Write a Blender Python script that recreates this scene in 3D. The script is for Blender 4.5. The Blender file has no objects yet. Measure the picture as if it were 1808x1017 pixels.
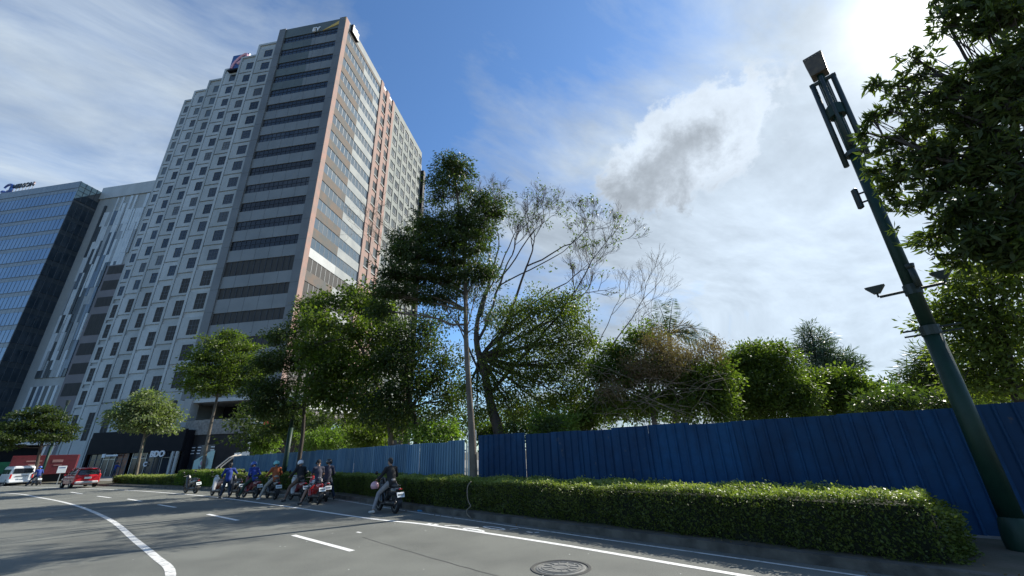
import bpy, math, random
import numpy as np
from mathutils import Vector, Matrix
rnd = random.Random(7); rng = np.random.default_rng(11)
D2R = math.radians
scene = bpy.context.scene
col = scene.collection
# ------------------------------------------------------------------ camera geometry
F = 707.0; CX, CY = 904.0, 508.5; H = 1.85
_up = np.array([-63.0, 1746.0, -F]); _up /= np.linalg.norm(_up)
_fw = np.array([0, 0, -1.0]); _fw = _fw - _up * _fw.dot(_up); _fw /= np.linalg.norm(_fw)
_rt = np.cross(_fw, _up)
R = np.array([_rt, _fw, _up])
O = np.array([0, 0, H])
def ray(px, py): return R @ np.array([px - CX, -(py - CY), -F])
def gnd(px, py, z=0.0):
    d = ray(px, py); return d * ((z - H) / d[2]) + O
def P(px, py, D):
    d = ray(px, py); return d * D / math.hypot(d[0], d[1]) + O
def T(px, py, D):
    d = ray(px, py); return D / math.hypot(d[0], d[1])
# ------------------------------------------------------------------ materials
MATS = {}
def _mat(name):
    m = bpy.data.materials.new(name); m.use_nodes = True
    nt = m.node_tree
    for n in list(nt.nodes): nt.nodes.remove(n)
    out = nt.nodes.new('ShaderNodeOutputMaterial')
    return m, nt, out
def rgb(c): return (c[0], c[1], c[2], 1.0)
def mat(name, c, c2=None, rough=0.7, metal=0.0, scale=3.0, bump=0.0, bscale=40.0, detail=4.0, stretch=None, spec=0.5, coat=0.0, lo=0.35, hi=0.65, island=0.0, grit=0.0, gscale=120.0, spots=None):
    if name in MATS: return MATS[name]
    m, nt, out = _mat(name); N = nt.nodes; L = nt.links
    b = N.new('ShaderNodeBsdfPrincipled'); L.new(b.outputs[0], out.inputs[0])
    b.inputs['Roughness'].default_value = rough; b.inputs['Metallic'].default_value = metal
    b.inputs['Specular IOR Level'].default_value = spec; b.inputs['Coat Weight'].default_value = coat
    tc = N.new('ShaderNodeTexCoord'); mp = N.new('ShaderNodeMapping'); L.new(tc.outputs['Object'], mp.inputs[0])
    if stretch: mp.inputs['Scale'].default_value = stretch
    ns = N.new('ShaderNodeTexNoise'); ns.inputs['Scale'].default_value = scale; ns.inputs['Detail'].default_value = detail
    L.new(mp.outputs[0], ns.inputs['Vector'])
    mr = N.new('ShaderNodeMapRange'); mr.inputs[1].default_value = lo; mr.inputs[2].default_value = hi
    L.new(ns.outputs[0], mr.inputs[0])
    mx = N.new('ShaderNodeMix'); mx.data_type = 'RGBA'
    c2 = c2 or tuple(x * 0.82 for x in c)
    mx.inputs[6].default_value = rgb(c); mx.inputs[7].default_value = rgb(c2)
    L.new(mr.outputs[0], mx.inputs[0])
    last = mx.outputs[2]
    if island:
        g = N.new('ShaderNodeNewGeometry'); mr2 = N.new('ShaderNodeMapRange')
        mr2.inputs[3].default_value = 1 - island; mr2.inputs[4].default_value = 1 + island
        oi = N.new('ShaderNodeObjectInfo'); fr = N.new('ShaderNodeMath'); fr.operation = 'ADD'; fc = N.new('ShaderNodeMath'); fc.operation = 'FRACT'
        L.new(g.outputs['Random Per Island'], fr.inputs[0]); L.new(oi.outputs['Random'], fr.inputs[1]); L.new(fr.outputs[0], fc.inputs[0]); L.new(fc.outputs[0], mr2.inputs[0])
        vm = N.new('ShaderNodeVectorMath'); vm.operation = 'SCALE'
        L.new(last, vm.inputs[0]); L.new(mr2.outputs[0], vm.inputs['Scale']); last = vm.outputs[0]
    if grit:
        n3 = N.new('ShaderNodeTexNoise'); n3.inputs['Scale'].default_value = gscale; n3.inputs['Detail'].default_value = 5; n3.inputs['Roughness'].default_value = .8
        L.new(tc.outputs['Object'], n3.inputs['Vector']); m3 = N.new('ShaderNodeMapRange'); m3.inputs[1].default_value = .3; m3.inputs[2].default_value = .7; m3.inputs[3].default_value = 1 - grit; m3.inputs[4].default_value = 1 + grit
        L.new(n3.outputs[0], m3.inputs[0]); v3 = N.new('ShaderNodeVectorMath'); v3.operation = 'SCALE'; L.new(last, v3.inputs[0]); L.new(m3.outputs[0], v3.inputs['Scale']); last = v3.outputs[0]
    if spots:
        n4 = N.new('ShaderNodeTexNoise'); n4.inputs['Scale'].default_value = 2.6; n4.inputs['Detail'].default_value = 9; n4.inputs['Roughness'].default_value = .68
        L.new(tc.outputs['Object'], n4.inputs['Vector']); m4 = N.new('ShaderNodeMapRange'); m4.inputs[1].default_value = .645; m4.inputs[2].default_value = .70; m4.inputs[4].default_value = .8
        L.new(n4.outputs[0], m4.inputs[0]); x4 = N.new('ShaderNodeMix'); x4.data_type = 'RGBA'; L.new(m4.outputs[0], x4.inputs[0]); L.new(last, x4.inputs[6]); x4.inputs[7].default_value = rgb(spots); last = x4.outputs[2]
    L.new(last, b.inputs['Base Color'])
    if bump:
        n2 = N.new('ShaderNodeTexNoise'); n2.inputs['Scale'].default_value = bscale; n2.inputs['Detail'].default_value = 3
        L.new(tc.outputs['Object'], n2.inputs['Vector'])
        bp = N.new('ShaderNodeBump'); bp.inputs['Strength'].default_value = bump; bp.inputs['Distance'].default_value = 0.02
        L.new(n2.outputs[0], bp.inputs['Height']); L.new(bp.outputs[0], b.inputs['Normal'])
    MATS[name] = m; return m
def leafmat(name, c, c2, trans=0.35, rough=0.45):
    if name in MATS: return MATS[name]
    m, nt, out = _mat(name); N = nt.nodes; L = nt.links
    g = N.new('ShaderNodeNewGeometry')
    tc = N.new('ShaderNodeTexCoord')
    ns = N.new('ShaderNodeTexNoise'); ns.inputs['Scale'].default_value = 0.9; ns.inputs['Detail'].default_value = 2
    L.new(tc.outputs['Object'], ns.inputs['Vector'])
    ad = N.new('ShaderNodeMath'); ad.operation = 'MULTIPLY_ADD'; ad.inputs[1].default_value = 0.55
    L.new(g.outputs['Random Per Island'], ad.inputs[0])
    sc = N.new('ShaderNodeMath'); sc.operation = 'MULTIPLY_ADD'; sc.inputs[1].default_value = 1.6; sc.inputs[2].default_value = -0.6
    L.new(ns.outputs[0], sc.inputs[0]); L.new(sc.outputs[0], ad.inputs[2])
    mx = N.new('ShaderNodeMix'); mx.data_type = 'RGBA'; mx.clamp_factor = True
    mx.inputs[6].default_value = rgb(c); mx.inputs[7].default_value = rgb(c2)
    L.new(ad.outputs[0], mx.inputs[0])
    b = N.new('ShaderNodeBsdfPrincipled'); b.inputs['Roughness'].default_value = rough
    b.inputs['Specular IOR Level'].default_value = 0.28
    L.new(mx.outputs[2], b.inputs['Base Color'])
    t = N.new('ShaderNodeBsdfTranslucent')
    hs = N.new('ShaderNodeMix'); hs.data_type = 'RGBA'; hs.blend_type = 'MULTIPLY'; hs.inputs[0].default_value = 1
    hs.inputs[7].default_value = (1.7, 2.0, 0.6, 1)
    L.new(mx.outputs[2], hs.inputs[6]); L.new(hs.outputs[2], t.inputs[0])
    ms = N.new('ShaderNodeMixShader'); ms.inputs[0].default_value = trans
    L.new(b.outputs[0], ms.inputs[1]); L.new(t.outputs[0], ms.inputs[2]); L.new(ms.outputs[0], out.inputs[0])
    MATS[name] = m; return m
# ------------------------------------------------------------------ mesh builder
def wloc(o):
    v = Vector((0, 0, 0))
    while o is not None: v = v + o.location; o = o.parent
    return np.array(v)
class MB:
    def __init__(s): s.v = []; s.f = []; s.n = 0
    def add(s, v, f):
        v = np.asarray(v, float).reshape(-1, 3)
        s.v.append(v); s.f += [tuple(i + s.n for i in q) for q in f]; s.n += len(v); return s
    def hexa(s, p):
        return s.add(p, [(0, 3, 2, 1), (4, 5, 6, 7), (0, 1, 5, 4), (1, 2, 6, 5), (2, 3, 7, 6), (3, 0, 4, 7)])
    def box(s, x0, x1, y0, y1, z0, z1):
        return s.hexa([(x0, y0, z0), (x1, y0, z0), (x1, y1, z0), (x0, y1, z0), (x0, y0, z1), (x1, y0, z1), (x1, y1, z1), (x0, y1, z1)])
    def rbox(s, c, size, r=0.02, rot=0.0, M=None):
        # chamfered box
        hx, hy, hz = [q / 2 for q in size]; r = min(r, hx * .9, hy * .9, hz * .9)
        def ring(z, i):
            a, b = hx - i, hy - i; q = r if i == 0 else r * .6
            return [(-a + q, -b, z), (a - q, -b, z), (a, -b + q, z), (a, b - q, z), (a - q, b, z), (-a + q, b, z), (-a, b - q, z), (-a, -b + q, z)]
        V = np.array(ring(-hz, r) + ring(-hz + r, 0) + ring(hz - r, 0) + ring(hz, r))
        if rot: V = V @ np.array([[math.cos(rot), math.sin(rot), 0], [-math.sin(rot), math.cos(rot), 0], [0, 0, 1]])
        if M is not None: V = V @ np.array(M).T
        V = V + np.array(c)
        fs = [tuple(range(7, -1, -1)), tuple(range(24, 32))]
        for k in range(3):
            for i in range(8):
                j = (i + 1) % 8; fs.append((k * 8 + i, k * 8 + j, k * 8 + 8 + j, k * 8 + 8 + i))
        return s.add(V, fs)
    def fbox(s, s0, s1, d0, d1, z0, z1):
        q = []
        for z in (z0, z1):
            for a, b in ((s0, d0), (s1, d0), (s1, d1), (s0, d1)): q.append(FP(a, b, z))
        q = [q[i] for i in (1, 0, 3, 2, 5, 4, 7, 6)]
        return s.hexa(q)
    def tube(s, pts, rad, n=6, cap=True):
        pts = np.asarray(pts, float); m = len(pts)
        rad = np.broadcast_to(rad, (m,)) if np.ndim(rad) == 0 else np.asarray(rad)
        tan = np.gradient(pts, axis=0); tan /= (np.linalg.norm(tan, axis=1)[:, None] + 1e-9)
        ref = np.array([0, 0, 1.0]) if abs(tan[0][2]) < .9 else np.array([1.0, 0, 0])
        V = []
        for p, t, r in zip(pts, tan, rad):
            a = np.cross(ref, t); a /= np.linalg.norm(a) + 1e-9; b = np.cross(t, a); ref = np.cross(a, t) * -1
            ref = b
            for k in range(n):
                w = 2 * math.pi * k / n; V.append(p + r * (math.cos(w) * a + math.sin(w) * b))
        fs = []
        for i in range(m - 1):
            for k in range(n):
                j = (k + 1) % n; fs.append((i * n + k, i * n + j, (i + 1) * n + j, (i + 1) * n + k))
        if cap: fs.append(tuple(range(n - 1, -1, -1))); fs.append(tuple(range((m - 1) * n, m * n)))
        return s.add(V, fs)
    def capsule(s, a, b, ra, rb, n=10, sq=(1, 1)):
        a = np.array(a, float); b = np.array(b, float); d = b - a; l = np.linalg.norm(d)
        if l < 1e-6: d = np.array([0, 0, 1.0]); l = 1e-6
        t = d / l if l > 1e-5 else np.array([0, 0, 1.0])
        x = np.cross(t, [0, 1.0, 0]);
        if np.linalg.norm(x) < .2: x = np.cross(t, [1.0, 0, 0])
        x /= np.linalg.norm(x); y = np.cross(t, x)
        rings = []
        for k in range(0, 5):
            w = -math.pi / 2 + k * math.pi / 8; rings.append((a + t * ra * math.sin(w), max(ra * math.cos(w), 1e-4)))
        for k in range(0, 5):
            w = k * math.pi / 8; rings.append((b + t * rb * math.sin(w), max(rb * math.cos(w), 1e-4)))
        V = []
        for c, r in rings:
            for k in range(n):
                w = 2 * math.pi * k / n; V.append(c + r * (math.cos(w) * x * sq[0] + math.sin(w) * y * sq[1]))
        fs = []
        for i in range(len(rings) - 1):
            for k in range(n):
                j = (k + 1) % n; fs.append((i * n + k, i * n + j, (i + 1) * n + j, (i + 1) * n + k))
        fs.append(tuple(range(n - 1, -1, -1))); fs.append(tuple(range((len(rings) - 1) * n, len(rings) * n)))
        return s.add(V, fs)
    def lathe(s, prof, c=(0, 0, 0), n=20, axis='z', a0=0, a1=2 * math.pi):
        V = []; m = len(prof)
        for (r, z) in prof:
            for k in range(n):
                w = a0 + (a1 - a0) * k / n; x, y = r * math.cos(w), r * math.sin(w)
                p = {'z': (x, y, z), 'x': (z, x, y), 'y': (x, z, y)}[axis]
                V.append((p[0] + c[0], p[1] + c[1], p[2] + c[2]))
        fs = []
        for i in range(m - 1):
            for k in range(n):
                j = (k + 1) % n; fs.append((i * n + k, i * n + j, (i + 1) * n + j, (i + 1) * n + k))
        return s.add(V, fs)
    def poly(s, pts): return s.add(pts, [tuple(range(len(pts)))])
    def strip(s, A, B):
        n = len(A); return s.add(list(A) + list(B), [(i, i + 1, n + i + 1, n + i) for i in range(n - 1)])
    def prism(s, outline, x0, x1):   # outline in (y,z), extruded along x
        n = len(outline)
        V = [(x0, y, z) for y, z in outline] + [(x1, y, z) for y, z in outline]
        return s.add(V, [tuple(range(n - 1, -1, -1)), tuple(range(n, 2 * n))] + [(i, (i + 1) % n, n + (i + 1) % n, n + i) for i in range(n)])
    def build(s, name, m, parent=None, smooth=False, origin=None, remesh=0, lev=0, bevel=0):
        me = bpy.data.meshes.new(name)
        V = np.concatenate(s.v) if s.v else np.zeros((0, 3))
        off = wloc(parent) if parent is not None else (np.array(origin, float) if origin is not None else np.zeros(3))
        V = V - off
        me.from_pydata(V.tolist(), [], s.f)
        o = bpy.data.objects.new(name, me); col.objects.link(o)
        if parent is not None: o.parent = parent
        elif origin is not None: o.location = origin
        if remesh:
            md = o.modifiers.new('r', 'REMESH'); md.mode = 'VOXEL'; md.voxel_size = remesh
            sm = o.modifiers.new('s', 'SMOOTH'); sm.iterations = 3; sm.factor = .5
            dg = bpy.context.evaluated_depsgraph_get(); dg.update()
            me2 = bpy.data.meshes.new_from_object(o.evaluated_get(dg)); o.modifiers.clear(); o.data = me2
            bpy.data.meshes.remove(me); me = me2; me.name = name; smooth = True
        if bevel:
            md = o.modifiers.new('b', 'BEVEL'); md.width = bevel; md.segments = 2
        me.materials.clear(); me.materials.append(m)
        if smooth: me.polygons.foreach_set('use_smooth', [True] * len(me.polygons))
        me.update(); return o
def fast(name, V, nper, m, parent=None, origin=None, quads=None):
    """V: (N*nper,3) many small separate faces; quads: index pattern inside each block"""
    V = np.asarray(V, np.float32).reshape(-1, 3)
    off = wloc(parent) if parent is not None else (np.array(origin, float) if origin is not None else np.zeros(3))
    V = (V - off).astype(np.float32)
    nb = len(V) // nper; quads = np.array(quads if quads is not None else [[0, 1, 2, 3]])
    idx = (np.arange(nb)[:, None, None] * nper + quads[None]).reshape(-1, 4)
    me = bpy.data.meshes.new(name); me.vertices.add(len(V)); me.vertices.foreach_set('co', V.ravel())
    me.loops.add(idx.size); me.loops.foreach_set('vertex_index', idx.ravel().astype(np.int32))
    me.polygons.add(len(idx)); me.polygons.foreach_set('loop_start', np.arange(0, idx.size, 4, dtype=np.int32))
    me.update(calc_edges=True); me.validate()
    me.materials.append(m)
    o = bpy.data.objects.new(name, me); col.objects.link(o)
    if parent is not None: o.parent = parent
    elif origin is not None: o.location = origin
    return o
def tag(o, label=None, cat=None, group=None, kind=None):
    if label: o['label'] = label
    if cat: o['category'] = cat
    if group: o['group'] = group
    if kind: o['kind'] = kind
    return o
def thing(name, label, cat, loc=(0, 0, 0), group=None):
    o = bpy.data.objects.new(name, None); col.objects.link(o); o.location = Vector([float(q) for q in loc])
    o.empty_display_size = .2
    return tag(o, label, cat, group)
def struct(name, mb, m, **k):
    o = mb.build(name, m, **k); return tag(o, kind='structure')
def text_obj(name, txt, size, depth, m, parent, origin, ax, ay, bold=False, shear=0.0, offset=0.0):
    cu = bpy.data.curves.new(name, 'FONT'); cu.body = txt; cu.size = size; cu.extrude = depth; cu.align_x = 'CENTER'; cu.align_y = 'CENTER'; cu.shear = shear; cu.offset = offset
    t = bpy.data.objects.new(name, cu); col.objects.link(t)
    dg = bpy.context.evaluated_depsgraph_get(); dg.update()
    me = bpy.data.meshes.new_from_object(t.evaluated_get(dg)); bpy.data.objects.remove(t); bpy.data.curves.remove(cu)
    V = np.zeros(len(me.vertices) * 3); me.vertices.foreach_get('co', V); V = V.reshape(-1, 3)
    ax = np.array(ax, float); ay = np.array(ay, float); az = np.cross(ax, ay)
    W = V[:, :1] * ax + V[:, 1:2] * ay + V[:, 2:3] * az + np.array(origin) - wloc(parent)
    me.vertices.foreach_set('co', W.ravel()); me.materials.clear(); me.materials.append(m)
    o = bpy.data.objects.new(name, me); col.objects.link(o); o.parent = parent; return o

# building frame
_az = math.atan2(*ray(1030, 790)[:2])
Vv = np.array([math.sin(_az), math.cos(_az), 0.0]); Uu = np.array([-Vv[1], Vv[0], 0.0])
C0 = P(612, 32, 80); C0[2] = 0
def FP(s, d, z): return C0 + Uu * s + Vv * d + np.array([0, 0, z])

SUN = ray(1635, 22); SUN = SUN / np.linalg.norm(SUN)
SAZ = math.atan2(SUN[0], SUN[1]); SEL = math.asin(SUN[2])

# ------------------------------------------------------------------ camera, world, sun
cam = bpy.data.cameras.new('camera'); co = bpy.data.objects.new('camera', cam); col.objects.link(co)
cam.sensor_width = 36; cam.lens = 36 * F / 1808; cam.clip_end = 5000; cam.clip_start = 0.05
M4 = Matrix([list(R[i]) + [0] for i in range(3)] + [[0, 0, 0, 1]])
M4.translation = Vector((0, 0, H)); co.matrix_world = M4; scene.camera = co
sun = bpy.data.lights.new('sun', 'SUN'); sun.energy = 5.0; sun.angle = D2R(0.55); sun.color = (1, .95, .86)
so = bpy.data.objects.new('sun', sun); col.objects.link(so)
so.rotation_euler = Vector(SUN).to_track_quat('Z', 'Y').to_euler()
scene.view_settings.view_transform = 'Standard'; scene.view_settings.look = 'None'
scene.view_settings.exposure = 0.58; scene.view_settings.gamma = 1.0
w = bpy.data.worlds.new('World'); scene.world = w; w.use_nodes = True
nt = w.node_tree; N = nt.nodes; L = nt.links
for n in list(N): N.remove(n)
wo = N.new('ShaderNodeOutputWorld'); bg = N.new('ShaderNodeBackground'); L.new(bg.outputs[0], wo.inputs[0])
sky = N.new('ShaderNodeTexSky'); sky.sky_type = 'NISHITA'; sky.sun_disc = False
sky.sun_elevation = SEL; sky.sun_rotation = SAZ; sky.air_density = 1.0; sky.dust_density = 0.3; sky.ozone_density = 2.5
bg.inputs[1].default_value = 0.115
tc = N.new('ShaderNodeTexCoord'); DIR = tc.outputs['Generated']
def _in(n, i, v):
    if hasattr(v, 'is_output'): L.new(v, n.inputs[i])
    elif v is not None: n.inputs[i].default_value = v
def mth(op, a, b=None, c=None, clamp=False):
    n = N.new('ShaderNodeMath'); n.operation = op; n.use_clamp = clamp
    _in(n, 0, a); _in(n, 1, b); _in(n, 2, c); return n.outputs[0]
def dot(v):
    n = N.new('ShaderNodeVectorMath'); n.operation = 'DOT_PRODUCT'; L.new(DIR, n.inputs[0]); n.inputs[1].default_value = [float(q) for q in v]; return n.outputs['Value']
def sm(x, a, b, lo=0.0, hi=1.0):
    n = N.new('ShaderNodeMapRange'); n.interpolation_type = 'SMOOTHSTEP'
    _in(n, 0, x); n.inputs[1].default_value = a; n.inputs[2].default_value = b; n.inputs[3].default_value = lo; n.inputs[4].default_value = hi
    return n.outputs[0]
def lin(x, a, b, lo=0.0, hi=1.0):
    n = N.new('ShaderNodeMapRange'); _in(n, 0, x); n.inputs[1].default_value = a; n.inputs[2].default_value = b; n.inputs[3].default_value = lo; n.inputs[4].default_value = hi
    return n.outputs[0]
def comb(x, y, z=0.0):
    n = N.new('ShaderNodeCombineXYZ'); _in(n, 0, x); _in(n, 1, y); _in(n, 2, z); return n.outputs[0]
def noise(v, sc, det=6, rough=.55, dist=0.0, color=False):
    n = N.new('ShaderNodeTexNoise'); L.new(v, n.inputs['Vector']); n.inputs['Scale'].default_value = sc; n.inputs['Detail'].default_value = det
    n.inputs['Roughness'].default_value = rough; n.inputs['Distortion'].default_value = dist; return n.outputs['Color' if color else 'Fac']
def mixc(f, a, b):
    n = N.new('ShaderNodeMix'); n.data_type = 'RGBA'; _in(n, 0, f)
    for i, v in ((6, a), (7, b)):
        if hasattr(v, 'is_output'): L.new(v, n.inputs[i])
        else: n.inputs[i].default_value = (v[0], v[1], v[2], 1)
    return n.outputs[2]
def unit(px, py): r = ray(px, py); return r / np.linalg.norm(r)
def lobe(px, py, deg, inner=0.0):
    return sm(dot(unit(px, py)), math.cos(D2R(deg)), math.cos(D2R(inner)))
# high thin cloud laid on a plane above the town
dz = mth('ADD', mth('MAXIMUM', dot((0, 0, 1)), 0.0), 0.22)
ca, sa = math.cos(0.55), math.sin(0.55)
qx = mth('DIVIDE', dot((ca, sa, 0)), dz); qy = mth('DIVIDE', dot((-sa, ca, 0)), dz)
warp = noise(comb(qx, qy), .7, 2, .4)
qx2 = mth('ADD', mth('MULTIPLY', qx, 0.75), mth('MULTIPLY', warp, .8))
qy2 = mth('ADD', mth('MULTIPLY', qy, 1.35), mth('MULTIPLY', warp, 1.1))
cir = noise(comb(qx2, qy2), 1.7, 10, .60, .25)
cov = mth('ADD', mth('MULTIPLY', lobe(1480, 330, 52, 4), 1.15), 0.0)
cov = mth('ADD', cov, mth('MULTIPLY', lobe(60, 240, 40, 4), 0.50))
cov = mth('ADD', cov, mth('MULTIPLY', lobe(1300, 560, 26, 4), 0.26))
cov = mth('ADD', cov, sm(dot((0, 0, 1)), 0.30, 0.02, 0.0, 0.30))
cov = mth('SUBTRACT', cov, mth('MULTIPLY', lobe(840, 190, 18, 3), 0.30))
cov = mth('SUBTRACT', cov, mth('MULTIPLY', lobe(1290, 560, 8, 1), 0.25))
cov = mth('SUBTRACT', cov, mth('MULTIPLY', lobe(1110, 190, 20, 3), 0.42))
cm = mth('ADD', mth('MULTIPLY', mth('SUBTRACT', cir, 0.5), 3.5), mth('ADD', cov, 0.10), clamp=True)
cm = mth('MULTIPLY', cm, 0.95)
fine = noise(comb(qx2, qy2, 3.0), 5.5, 8, .6)
glow = sm(dot(unit(1600, 60)), math.cos(D2R(48)), 1.0)
cb = mth('ADD', mth('MULTIPLY', fine, 3.4), mth('ADD', mth('ADD', mth('MULTIPLY', glow, 1.0), mth('MULTIPLY', lobe(1400, 560, 24, 3), 0.9)), mth('ADD', 1.45, mth('MULTIPLY', lobe(150, 300, 34, 4), 0.9))))
cirrus = N.new('ShaderNodeVectorMath'); cirrus.operation = 'SCALE'; cirrus.inputs[0].default_value = (0.86, 1.0, 1.14); L.new(cb, cirrus.inputs['Scale'])
# body of the sky: measured daylight sky, a little deeper and bluer overhead
skc = N.new('ShaderNodeVectorMath'); skc.operation = 'MULTIPLY'; L.new(sky.outputs[0], skc.inputs[0]); skc.inputs[1].default_value = (0.72, 0.95, 1.14)
c1 = mixc(cm, skc.outputs[0], cirrus.outputs[0])
# one cumulus
cc = unit(1205, 262); e1 = unit(1330, 212) - cc; e1 -= cc * e1.dot(cc); e1 /= np.linalg.norm(e1); e2 = np.cross(cc, e1); e2 = e2 if e2[2] > 0 else -e2
dc = mth('MAXIMUM', dot(cc), 0.05)
x = mth('DIVIDE', dot(e1), dc); y = mth('DIVIDE', dot(e2), dc)
cn = noise(comb(x, y), 9.0, 12, .66, .15); cn2 = noise(comb(x, y, 5), 2.6, 4, .5)
xx = mth('DIVIDE', mth('ADD', x, 0.0), 0.200); yy = mth('DIVIDE', mth('SUBTRACT', y, mth('MULTIPLY', x, .12)), 0.112)
r2 = mth('SQRT', mth('ADD', mth('MULTIPLY', xx, xx), mth('MULTIPLY', yy, yy)))
rr = mth('ADD', r2, mth('ADD', mth('MULTIPLY', mth('SUBTRACT', cn, .5), 1.7), mth('MULTIPLY', mth('SUBTRACT', cn2, .5), 0.5)))
cmask = mth('MULTIPLY', sm(rr, 1.04, 0.82), sm(dot(cc), 0.75, 0.85))
core = sm(mth('ADD', mth('ADD', rr, mth('MULTIPLY', xx, 0.55)), mth('MULTIPLY', yy, 0.40)), 0.85, 0.05)
cg = mth('SUBTRACT', mth('ADD', 3.2, mth('MULTIPLY', cn, 3.6)), mth('MULTIPLY', core, 1.9))
cum = N.new('ShaderNodeVectorMath'); cum.operation = 'SCALE'; cum.inputs[0].default_value = (0.88, 1.0, 1.14); L.new(cg, cum.inputs['Scale'])
c2 = mixc(cmask, c1, cum.outputs[0])
# glare of the veiled sun in the thin cloud
g1 = mth('POWER', mth('MAXIMUM', dot(SUN), 0.0), 260.0); g2 = mth('POWER', mth('MAXIMUM', dot(SUN), 0.0), 30.0)
gl = mth('ADD', mth('MULTIPLY', g1, 6.0), mth('MULTIPLY', g2, 0.25))
ga = N.new('ShaderNodeVectorMath'); ga.operation = 'SCALE'; ga.inputs[0].default_value = (1, .98, .94); L.new(gl, ga.inputs['Scale'])
fa = N.new('ShaderNodeVectorMath'); fa.operation = 'ADD'; L.new(c2, fa.inputs[0]); L.new(ga.outputs[0], fa.inputs[1])
L.new(fa.outputs[0], bg.inputs[0])

# ------------------------------------------------------------------ surface materials
asphalt = mat('asphalt', (.158, .163, .142), (.108, .112, .099), rough=.85, scale=.55, bump=.6, bscale=90, detail=10, lo=.38, hi=.66, grit=.38, gscale=45)
asphalt_dk = mat('asphalt_seam', (.07, .07, .065), rough=.9)
soil = mat('soil', (.10, .085, .06), (.06, .06, .035), rough=.95, scale=2, bump=.5, bscale=15)
paint = mat('road_paint', (.78, .78, .75), (.5, .5, .48), rough=.6, scale=14, detail=8, lo=.5, hi=.75)
paint_worn = mat('road_paint_worn', (.66, .66, .63), (.27, .27, .26), rough=.7, scale=9, detail=8, lo=.5, hi=.68)
concrete = mat('concrete', (.26, .25, .23), (.15, .145, .13), rough=.9, scale=2.5, bump=.4, detail=8)
kerbm = mat('kerb_concrete', (.12, .112, .095), (.05, .047, .04), rough=.9, scale=3, bump=.5, detail=8)
cladg = mat('cladding_grey', (.40, .415, .405), (.325, .34, .33), rough=.55, scale=.25, detail=8, stretch=(1, 1, .25), grit=.1, gscale=1.5)
cladl = mat('cladding_light', (.48, .495, .485), (.39, .405, .395), rough=.5, scale=.3, detail=8, stretch=(1, 1, .25), grit=.1, gscale=1.5)
cladd = mat('cladding_dark', (.155, .16, .16), (.125, .13, .13), rough=.5, scale=.3)
cladb = mat('cladding_brown', (.185, .165, .17), (.15, .135, .14), rough=.6, scale=.3)
spandg = mat('spandrel_grey', (.20, .21, .21), (.165, .175, .175), rough=.5, scale=.25, detail=7)
spandd = mat('spandrel_dark', (.105, .125, .115), (.085, .10, .095), rough=.5, scale=.3)
white = mat('white_cladding', (.36, .375, .36), (.29, .31, .31), spec=.15, rough=.8, scale=.35, detail=8)
pink = mat('pink_tile', (.37, .235, .195), (.28, .22, .195), spec=.15, rough=.8, scale=.6, detail=8)
tan = mat('tan_stone', (.17, .135, .11), (.12, .125, .12), spec=.15, rough=.8, scale=.5, detail=8)
rwhite = mat('grid_white', (.29, .305, .285), (.23, .25, .235), spec=.15, rough=.8, scale=.4, detail=8)
joint = mat('joint_dark', (.10, .105, .11), rough=.8)
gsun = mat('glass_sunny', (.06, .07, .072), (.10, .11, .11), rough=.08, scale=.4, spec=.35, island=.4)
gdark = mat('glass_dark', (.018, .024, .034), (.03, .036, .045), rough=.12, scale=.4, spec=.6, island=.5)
gmid = mat('glass_grey', (.022, .027, .035), (.045, .052, .062), rough=.15, scale=.25, spec=.35, island=.6)
gblind = mat('glass_blinds', (.085, .09, .095), (.11, .115, .115), rough=.3, scale=.6, spec=.3, island=.4)
gblue = mat('glass_blue', (.09, .16, .26), (.15, .22, .32), rough=.08, scale=.15, metal=.55, spec=.8)
gribbon = mat('glass_ribbon', (.085, .125, .165), (.13, .155, .175), rough=.06, scale=.25, metal=.0, spec=.4, island=.15)
gcurt = mat('curtain_glass', (.14, .21, .30), (.20, .27, .35), rough=.2, scale=.08, metal=.4, spec=.6)
gspan = mat('curtain_spandrel', (.24, .27, .29), (.17, .20, .22), rough=.35, scale=2.5, stretch=(1, 1, .2))
gside = mat('curtain_dark', (.018, .032, .046), (.04, .054, .068), rough=.08, scale=.3)  # side-face colours darkened to stand for the tower reflected in the glass
gside2 = mat('curtain_dark_span', (.035, .048, .055), (.055, .065, .075), rough=.3, scale=2)
gtop = mat('parapet_glass', (.42, .52, .50), (.3, .42, .46), rough=.15, scale=1)
mull = mat('mullion', (.11, .125, .14), rough=.5)
mullk = mat('mullion_dark', (.035, .04, .05), rough=.4)
louv = mat('parking_louvre', (.055, .052, .048), (.035, .034, .032), rough=.8, scale=1.5, stretch=(3, 3, .3))
black = mat('black_panel', (.006, .007, .010), (.010, .010, .013), rough=.6, scale=1, spec=.15)
blackw = mat('dark_render', (.035, .033, .032), (.025, .024, .024), spec=.2, rough=.8, scale=.8)
letter = mat('white_letter', (.85, .86, .86), (.8, .8, .8), rough=.4)
yellow = mat('yellow_beam', (.62, .42, .09), (.55, .36, .08), rough=.5)
steel = mat('steel', (.45, .45, .44), (.35, .35, .34), rough=.35, metal=.8)

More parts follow.
